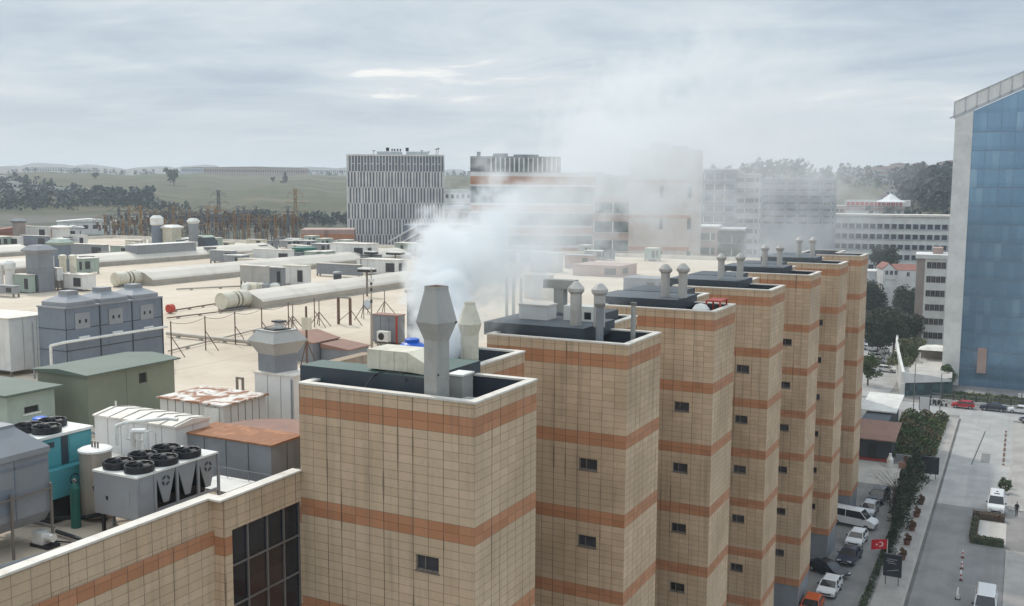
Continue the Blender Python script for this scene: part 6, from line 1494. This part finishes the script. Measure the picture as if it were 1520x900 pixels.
t = thing('brick_planter', 'low red-brown brick planter beside the white tank', 'planter', (-13.3, 151.6, G+.02)); bxm(-.9, .9, -.6, .6, 0, .8).build('wall', 'brown_sheet', t); o = link('foliage', KIND['brownshrub'][0], t, (0, 0, .5)); o.scale = (.8,)*3
t = thing('garden_wall', 'dark low wall closing the corner garden toward the yard', 'wall', (-12.0, 154.6, G+.02)); bxm(-3, 2.0, 0, .3, 0, 1.1).build('wall', 'steel_grey', t)
m = MB(); 
t = thing('security_post', 'pair of dark posts with a bright metal sheet beside the evergreens', 'barrier', (-10.0, 146.0, G+.11))
for x in (-.5, .4): bxm(x-.07, x+.07, -.07, .07, 0, 1.9).build('post', 'black', t)
bxm(-.2, 1.0, -.1, .0, .2, .8).build('sheet', 'white_paint', t)
# fence in front of the glass tower
t = thing('tower_fence', 'light wall with dark iron fence posts along the glass tower garden', 'fence', (10, 204.2, G)); bxm(-24, 28, -.15, .15, 0, .55).build('plinth', 'pale_concrete', t)
for k in range(27): bxm(-24+k*1.95-.12, -24+k*1.95+.12, -.12, .12, .553, 1.9).build('post', 'dark_trim', t)
m = MB(); m.box(-24, 28, -.03, .03, 1.55, 1.62); m.box(-24, 28, -.03, .03, .8, .86)
for k in range(200): x = -23.9+k*.26; m.box(x, x+.03, -.02, .02, .6, 1.62)
m.build('railing', 'steel_grey', t)
# curved white retaining wall and ramp with glazing
def wallstrip(t, pts, z0, z1, th, name, mat):
    m = MB()
    for (x0, y0, a0), (x1, y1, a1) in zip(pts, pts[1:]):
        d = Vector((x1-x0, y1-y0)).normalized(); n = Vector((-d.y, d.x))*th
        A = [(x0, y0, z0), (x1, y1, z0), (x1, y1, z1+a1), (x0, y0, z1+a0)]; B = [(p[0]+n.x, p[1]+n.y, p[2]) for p in A]
        m.face(A); m.face(B[::-1]); m.face([A[3], A[2], B[2], B[3]]); m.face([A[1], B[1], B[2], A[2]]); m.face([A[0], A[3], B[3], B[0]])
    return m.build(name, mat, t)
t = thing('ramp_wall', 'white curved retaining wall with teal windows beneath, at the junction corner', 'wall', (-19, 205, G))
pts = [(-7.5, 55, .6), (-6.0, 40, .4), (-4.2, 26, .2), (-2.2, 12, 0), (-.6, 1.2, -.4)]
wallstrip(t, pts, 0, 5.2, .5, 'side_wall', 'wall_white')
pts = [(-.6, 1.2, -.4), (4.2, 4.6, -1.2), (8.0, 7.5, -2.2)]
wallstrip(t, pts, 2.6, 5.2, .5, 'front_wall', 'wall_white'); wallstrip(t, [(x+.2, y+.5, 0) for x, y, _ in pts], 0, 2.6, .1, 'glazing', 'teal_glazing')
m = MB(); m.box(-.8, 0, .9, 1.6, 0, 2.6); m.build('corner_pier', 'wall_white', t)
m = MB(); m.face([(-6.5, 40, 3.2), (-.3, 2, 3.2), (8, 8.2, 3.2), (6, 50, 3.2)]); m.build('deck', 'pale_paving', t)
scatter('ramp_garden', -24.5, -19.5, 222, 262, 2600, .3, ['leaf_olive', 'leaf_mid'], z=G+3.2, hh=1.6, seed=12, label='yellow-green shrubs on top of the white curved wall', cat='shrubs')
t = thing('entrance_tent', 'small white pavilion roof in front of the brown apartment block', 'pavilion', (-15.6, 236, G+3.2)); m = MB(); m.sect([(2.2, 3.6, 2.4), (2.9, 2.2, 1.4), (3.2, .3, .3)], 0, 4); m.build('roof', 'white_paint', t)
for x in (-3, 3): bxm(x-.1, x+.1, -.1, .1, 0, 2.2).build('post', 'metal_pole', t)
bxm(-3.2, 3.2, 1, 1.2, 0, 2.0).build('wall', 'wall_brown', t)
t = thing('white_garden_sculpture', 'white lettering-like rail on the lawn before the glass tower', 'sign', (2.6, 211, G)); 
for k in range(5): m = MB(); m.box(-1.8+k*.75, -1.3+k*.75, 0, .15, .9, 1.7); m.build('letter', 'sign_white', t)
bxm(-2, 2, 0, .12, .5, .6).build('rail', 'metal_pole', t)
t = thing('low_boundary_wall', 'long pale retaining wall across the slope behind the car park trees', 'wall', (-40, 292, G)); bxm(-12, 20, 0, .5, 0, 2.2).build('wall', 'wall_white', t)

# pedestrian: one skinned body, hair and clothes as children
def person(label, x, y, z, rz):
    t = thing('person', label, 'person', (x, y, z), rz)
    J = [((0, 0, .95), .13), ((0, 0, 1.2), .125), ((0, 0, 1.42), .12), ((0, -.01, 1.52), .055), ((0, -.02, 1.6), .075), ((0, -.02, 1.70), .08)]
    E_ = [(0, 1), (1, 2), (2, 3), (3, 4), (4, 5)]
    for s in (-1, 1):
        i = len(J); J += [((s*.19, 0, 1.41), .055), ((s*.24, .04, 1.14), .042), ((s*.23, -.06, .9), .032), ((s*.22, -.1, .82), .03)]; E_ += [(2, i), (i, i+1), (i+1, i+2), (i+2, i+3)]
        i = len(J); dy = .16*s; J += [((s*.09, 0, .9), .09), ((s*.1, dy*.6-.03, .5), .062), ((s*.1, dy, .09), .042), ((s*.1, dy-.13, .04), .035)]; E_ += [(0, i), (i, i+1), (i+1, i+2), (i+2, i+3)]
    me = bpy.data.meshes.new('body'); me.from_pydata([j[0] for j in J], E_, []); o = link('body', me, t)
    o.modifiers.new('skin', 'SKIN'); o.modifiers.new('sub', 'SUBSURF').levels = 1
    me.materials.append(M['cloth_dark'])
    for v, j in zip(me.skin_vertices[0].data, J): v.radius = (j[1], j[1])
    me.skin_vertices[0].data[0].use_root = True
    m = MB(); m.sect([(1.57, .05), (1.6, .075), (1.68, .088), (1.76, .07), (1.79, .03)], 0, 12, 0, smooth=True, cy=-.028); m.tube((0, -.11, 1.66), (0, -.13, 1.65), .015, .008, 6); m.build('face', 'skin', o)
    m = MB(); m.sect([(1.66, .092), (1.74, .09), (1.80, .06), (1.82, .02)], 0, 12, 0, smooth=True, cy=-.005); m.build('hair', 'black', o)
    m = MB(); m.sect([(.82, .17, .12), (1.1, .17, .13), (1.38, .2, .13), (1.46, .12, .09)], 0, 14, 0, smooth=True); m.build('coat', 'cloth_dark', o)
person('person in dark clothes walking beside the parked white van', 1.15, 134.6, G+.11, R_(10))

# ------------------------------------------------------------------ smoke
def smoke_object(name, label, rows, dens, nscale, seed, soft=(.0, .55), bright=(.972, .991, 1.0)):
    "rows: (px, py, Y, radius x m, radius z m, strength) -> closed tube mesh with a density field inside"
    R = []
    for px, py, Y, rx, rz_, a in rows:
        q = ony(px, py, Y); R.append((q.x, Y, q.z, rx, rz_, a))
    Y0, Y1 = R[0][1], R[-1][1]
    m = MB(); n = 14; rg = []
    for x, y, z, rx, rz_, a in R: rg.append([(x+rx*1.02*math.cos(2*math.pi*i/n)/math.cos(math.pi/n), y, z+rz_*1.02*math.sin(2*math.pi*i/n)/math.cos(math.pi/n)) for i in range(n)])
    for A, B in zip(rg, rg[1:]):
        for i in range(n): j = (i+1) % n; m.face((A[i], B[i], B[j], A[j]))
    m.face(rg[0]); m.face(rg[-1][::-1])
    t = NT(name+'_volume'); t.t.nodes.remove(t.b)
    s = t.n('ShaderNodeSeparateXYZ'); t.put(t.pos(), s.inputs[0]); x, y, z = s.outputs
    f = t.n('ShaderNodeMapRange'); t.put(y, f.inputs[0]); f.inputs[1].default_value = Y0; f.inputs[2].default_value = Y1; f = f.outputs[0]
    def curve(vals):
        lo, hi = min(vals), max(vals); sp = (hi-lo) or 1
        c = t.n('ShaderNodeFloatCurve'); cv = c.mapping.curves[0]
        pts = [((r[1]-Y0)/(Y1-Y0), (v-lo)/sp) for r, v in zip(R, vals)]
        cv.points[0].location = pts[0]; cv.points[1].location = pts[-1]
        for p in pts[1:-1]: cv.points.new(*p)
        for p in cv.points: p.handle_type = 'VECTOR'
        c.mapping.update(); t.put(f, c.inputs['Value'])
        return t.math('ADD', t.math('MULTIPLY', c.outputs[0], sp), lo)
    cx_, cz_, rx_, rz2, am = [curve([r[i] for r in R]) for i in (0, 2, 3, 4, 5)]
    w1 = t.noise(t.pos(), nscale, 6, .66, None, .6); w2 = t.noise(t.pos(), nscale*2.6, 5, .65, None, .8)
    d = t.math('SQRT', t.math('ADD', t.math('POWER', t.math('DIVIDE', t.math('SUBTRACT', x, cx_), rx_), 2.0), t.math('POWER', t.math('DIVIDE', t.math('SUBTRACT', z, cz_), rz2), 2.0)))
    # billowing edge: the noise pushes the boundary in and out
    e_ = t.math('SUBTRACT', t.math('SUBTRACT', 1.0, d), t.math('MULTIPLY', t.math('ADD', t.math('SUBTRACT', w1, .43), t.math('MULTIPLY', t.math('SUBTRACT', w2, .5), .45)), 3.9))
    inside = t.ramp(d, .82, 1.0, 1, 0)
    den = t.math('MULTIPLY', t.math('MULTIPLY', t.ramp(e_, soft[0], soft[1]), inside), t.math('MULTIPLY', am, dens))
    pv = t.n('ShaderNodeVolumePrincipled'); t.put(den, pv.inputs['Density']); pv.inputs['Color'].default_value = bright+(1,); pv.inputs['Anisotropy'].default_value = .0
    t.t.links.new(pv.outputs[0], t.out.inputs['Volume'])
    o = m.build(name, [t.m]); tag(o, label, 'smoke', kind='stuff'); return o
smoke_object('smoke', 'thick white and bluish smoke rising from behind the tall grey chimney and drifting right',
    [(665, 520, 36.5, .7, 1.2, 2.2), (655, 480, 38.5, 1.7, 2.4, 2.4), (652, 425, 41.5, 2.9, 3.8, 2.0), (700, 370, 45.5, 4.2, 4.4, .75), (785, 325, 51, 5.4, 5.2, .16), (870, 255, 58, 6.4, 6.6, .18), (945, 200, 66, 7.4, 7.2, .20), (1060, 175, 80, 9.5, 11, .055), (1180, 215, 104, 12, 14, .020), (1290, 220, 140, 13, 16, .008)],
    1.0, .26, 1)
smoke_object('smoke_veil', 'thin bluish smoke lingering low over the roofs behind the second and third towers',
    [(710, 440, 44, 3, 2.8, .12), (800, 420, 58, 6.5, 4.2, .045), (900, 395, 74, 8.5, 5.5, .022), (1020, 370, 98, 11, 8, .016), (1150, 365, 132, 14, 10.5, .013), (1230, 340, 170, 16, 12, .008)],
    1.0, .16, 2, (.0, .8), (.93, .975, .99))

# ------------------------------------------------------------------ haze: one closed box of even air round everything
m = MB(); m.box(-3050, 3050, -3050, 3050, G-1, 92)
t = NT('haze_air'); t.t.nodes.remove(t.b)
pv = t.n('ShaderNodeVolumePrincipled'); pv.inputs['Density'].default_value = .00026; pv.inputs['Color'].default_value = (.80, .88, .95, 1); pv.inputs['Anisotropy'].default_value = .2
t.t.links.new(pv.outputs[0], t.out.inputs['Volume'])
hz_ = m.build('haze', [t.m]); hz_['kind'] = 'stuff'

# ------------------------------------------------------------------ small clutter on the near roof deck
for i, (x, y, w, d, h, mt, lab) in enumerate(((-33.6, 28.9, .7, .5, .8, 'steel_grey', 'small grey switch box between beige tank and white cabinet'), (-29.2, 28.6, .5, .5, .6, 'white_paint', 'small white box on the deck behind the chiller'),
        (-37.4, 33.0, .8, .6, 1.0, 'chiller_grey', 'grey box at the foot of the olive green shed'), (-36.6, 29.0, .6, .5, .9, 'teal', 'small turquoise box left of the white cabinet'), (-31.8, 33.0, .6, .4, .7, 'black', 'black box between white cabinet and rust-spotted container'))):
    t = thing('switch_box', lab, 'box', (x, y, ROOF)); panel_box(t, -w, 0, 0, d, .12, h, mt, 'coping', cols=2, over=.04)
    bxm(-w+.05, -.05, .05, d-.05, 0, .12).build('plinth', 'concrete', t)
for (lab, pts, r, mt) in (('white pipe running along the foot of the white plant cabinet', [(-36, 29.4, .35), (-31.2, 29.3, .35), (-30.4, 28.4, .35)], .06, 'white_paint'),
        ('pair-thick grey conduit between the olive shed and white cabinet', [(-41.0, 33.6, .2), (-36.2, 32.6, .2), (-33.0, 32.8, .2)], .07, 'steel_grey'),
        ('rusty pipe crossing behind the rust-spotted container', [(-37.5, 38.2, .4), (-31.5, 38.4, .4)], .08, 'brown_sheet')):
    t = thing('roof_pipe', lab, 'pipe', pts[0][:2]+(ROOF,), 0, 'pipes on the near roof deck'); MB().path([(a-pts[0][0], b-pts[0][1], c) for a, b, c in pts], r, 8).build('pipe', mt, t)
t = thing('standpipe', 'thin white standpipe in front of the olive green shed', 'pipe', (-38.6, 33.6, ROOF)); MB().tube((0, 0, 0), (0, 0, 1.9), .04).build('pipe', 'white_paint', t)
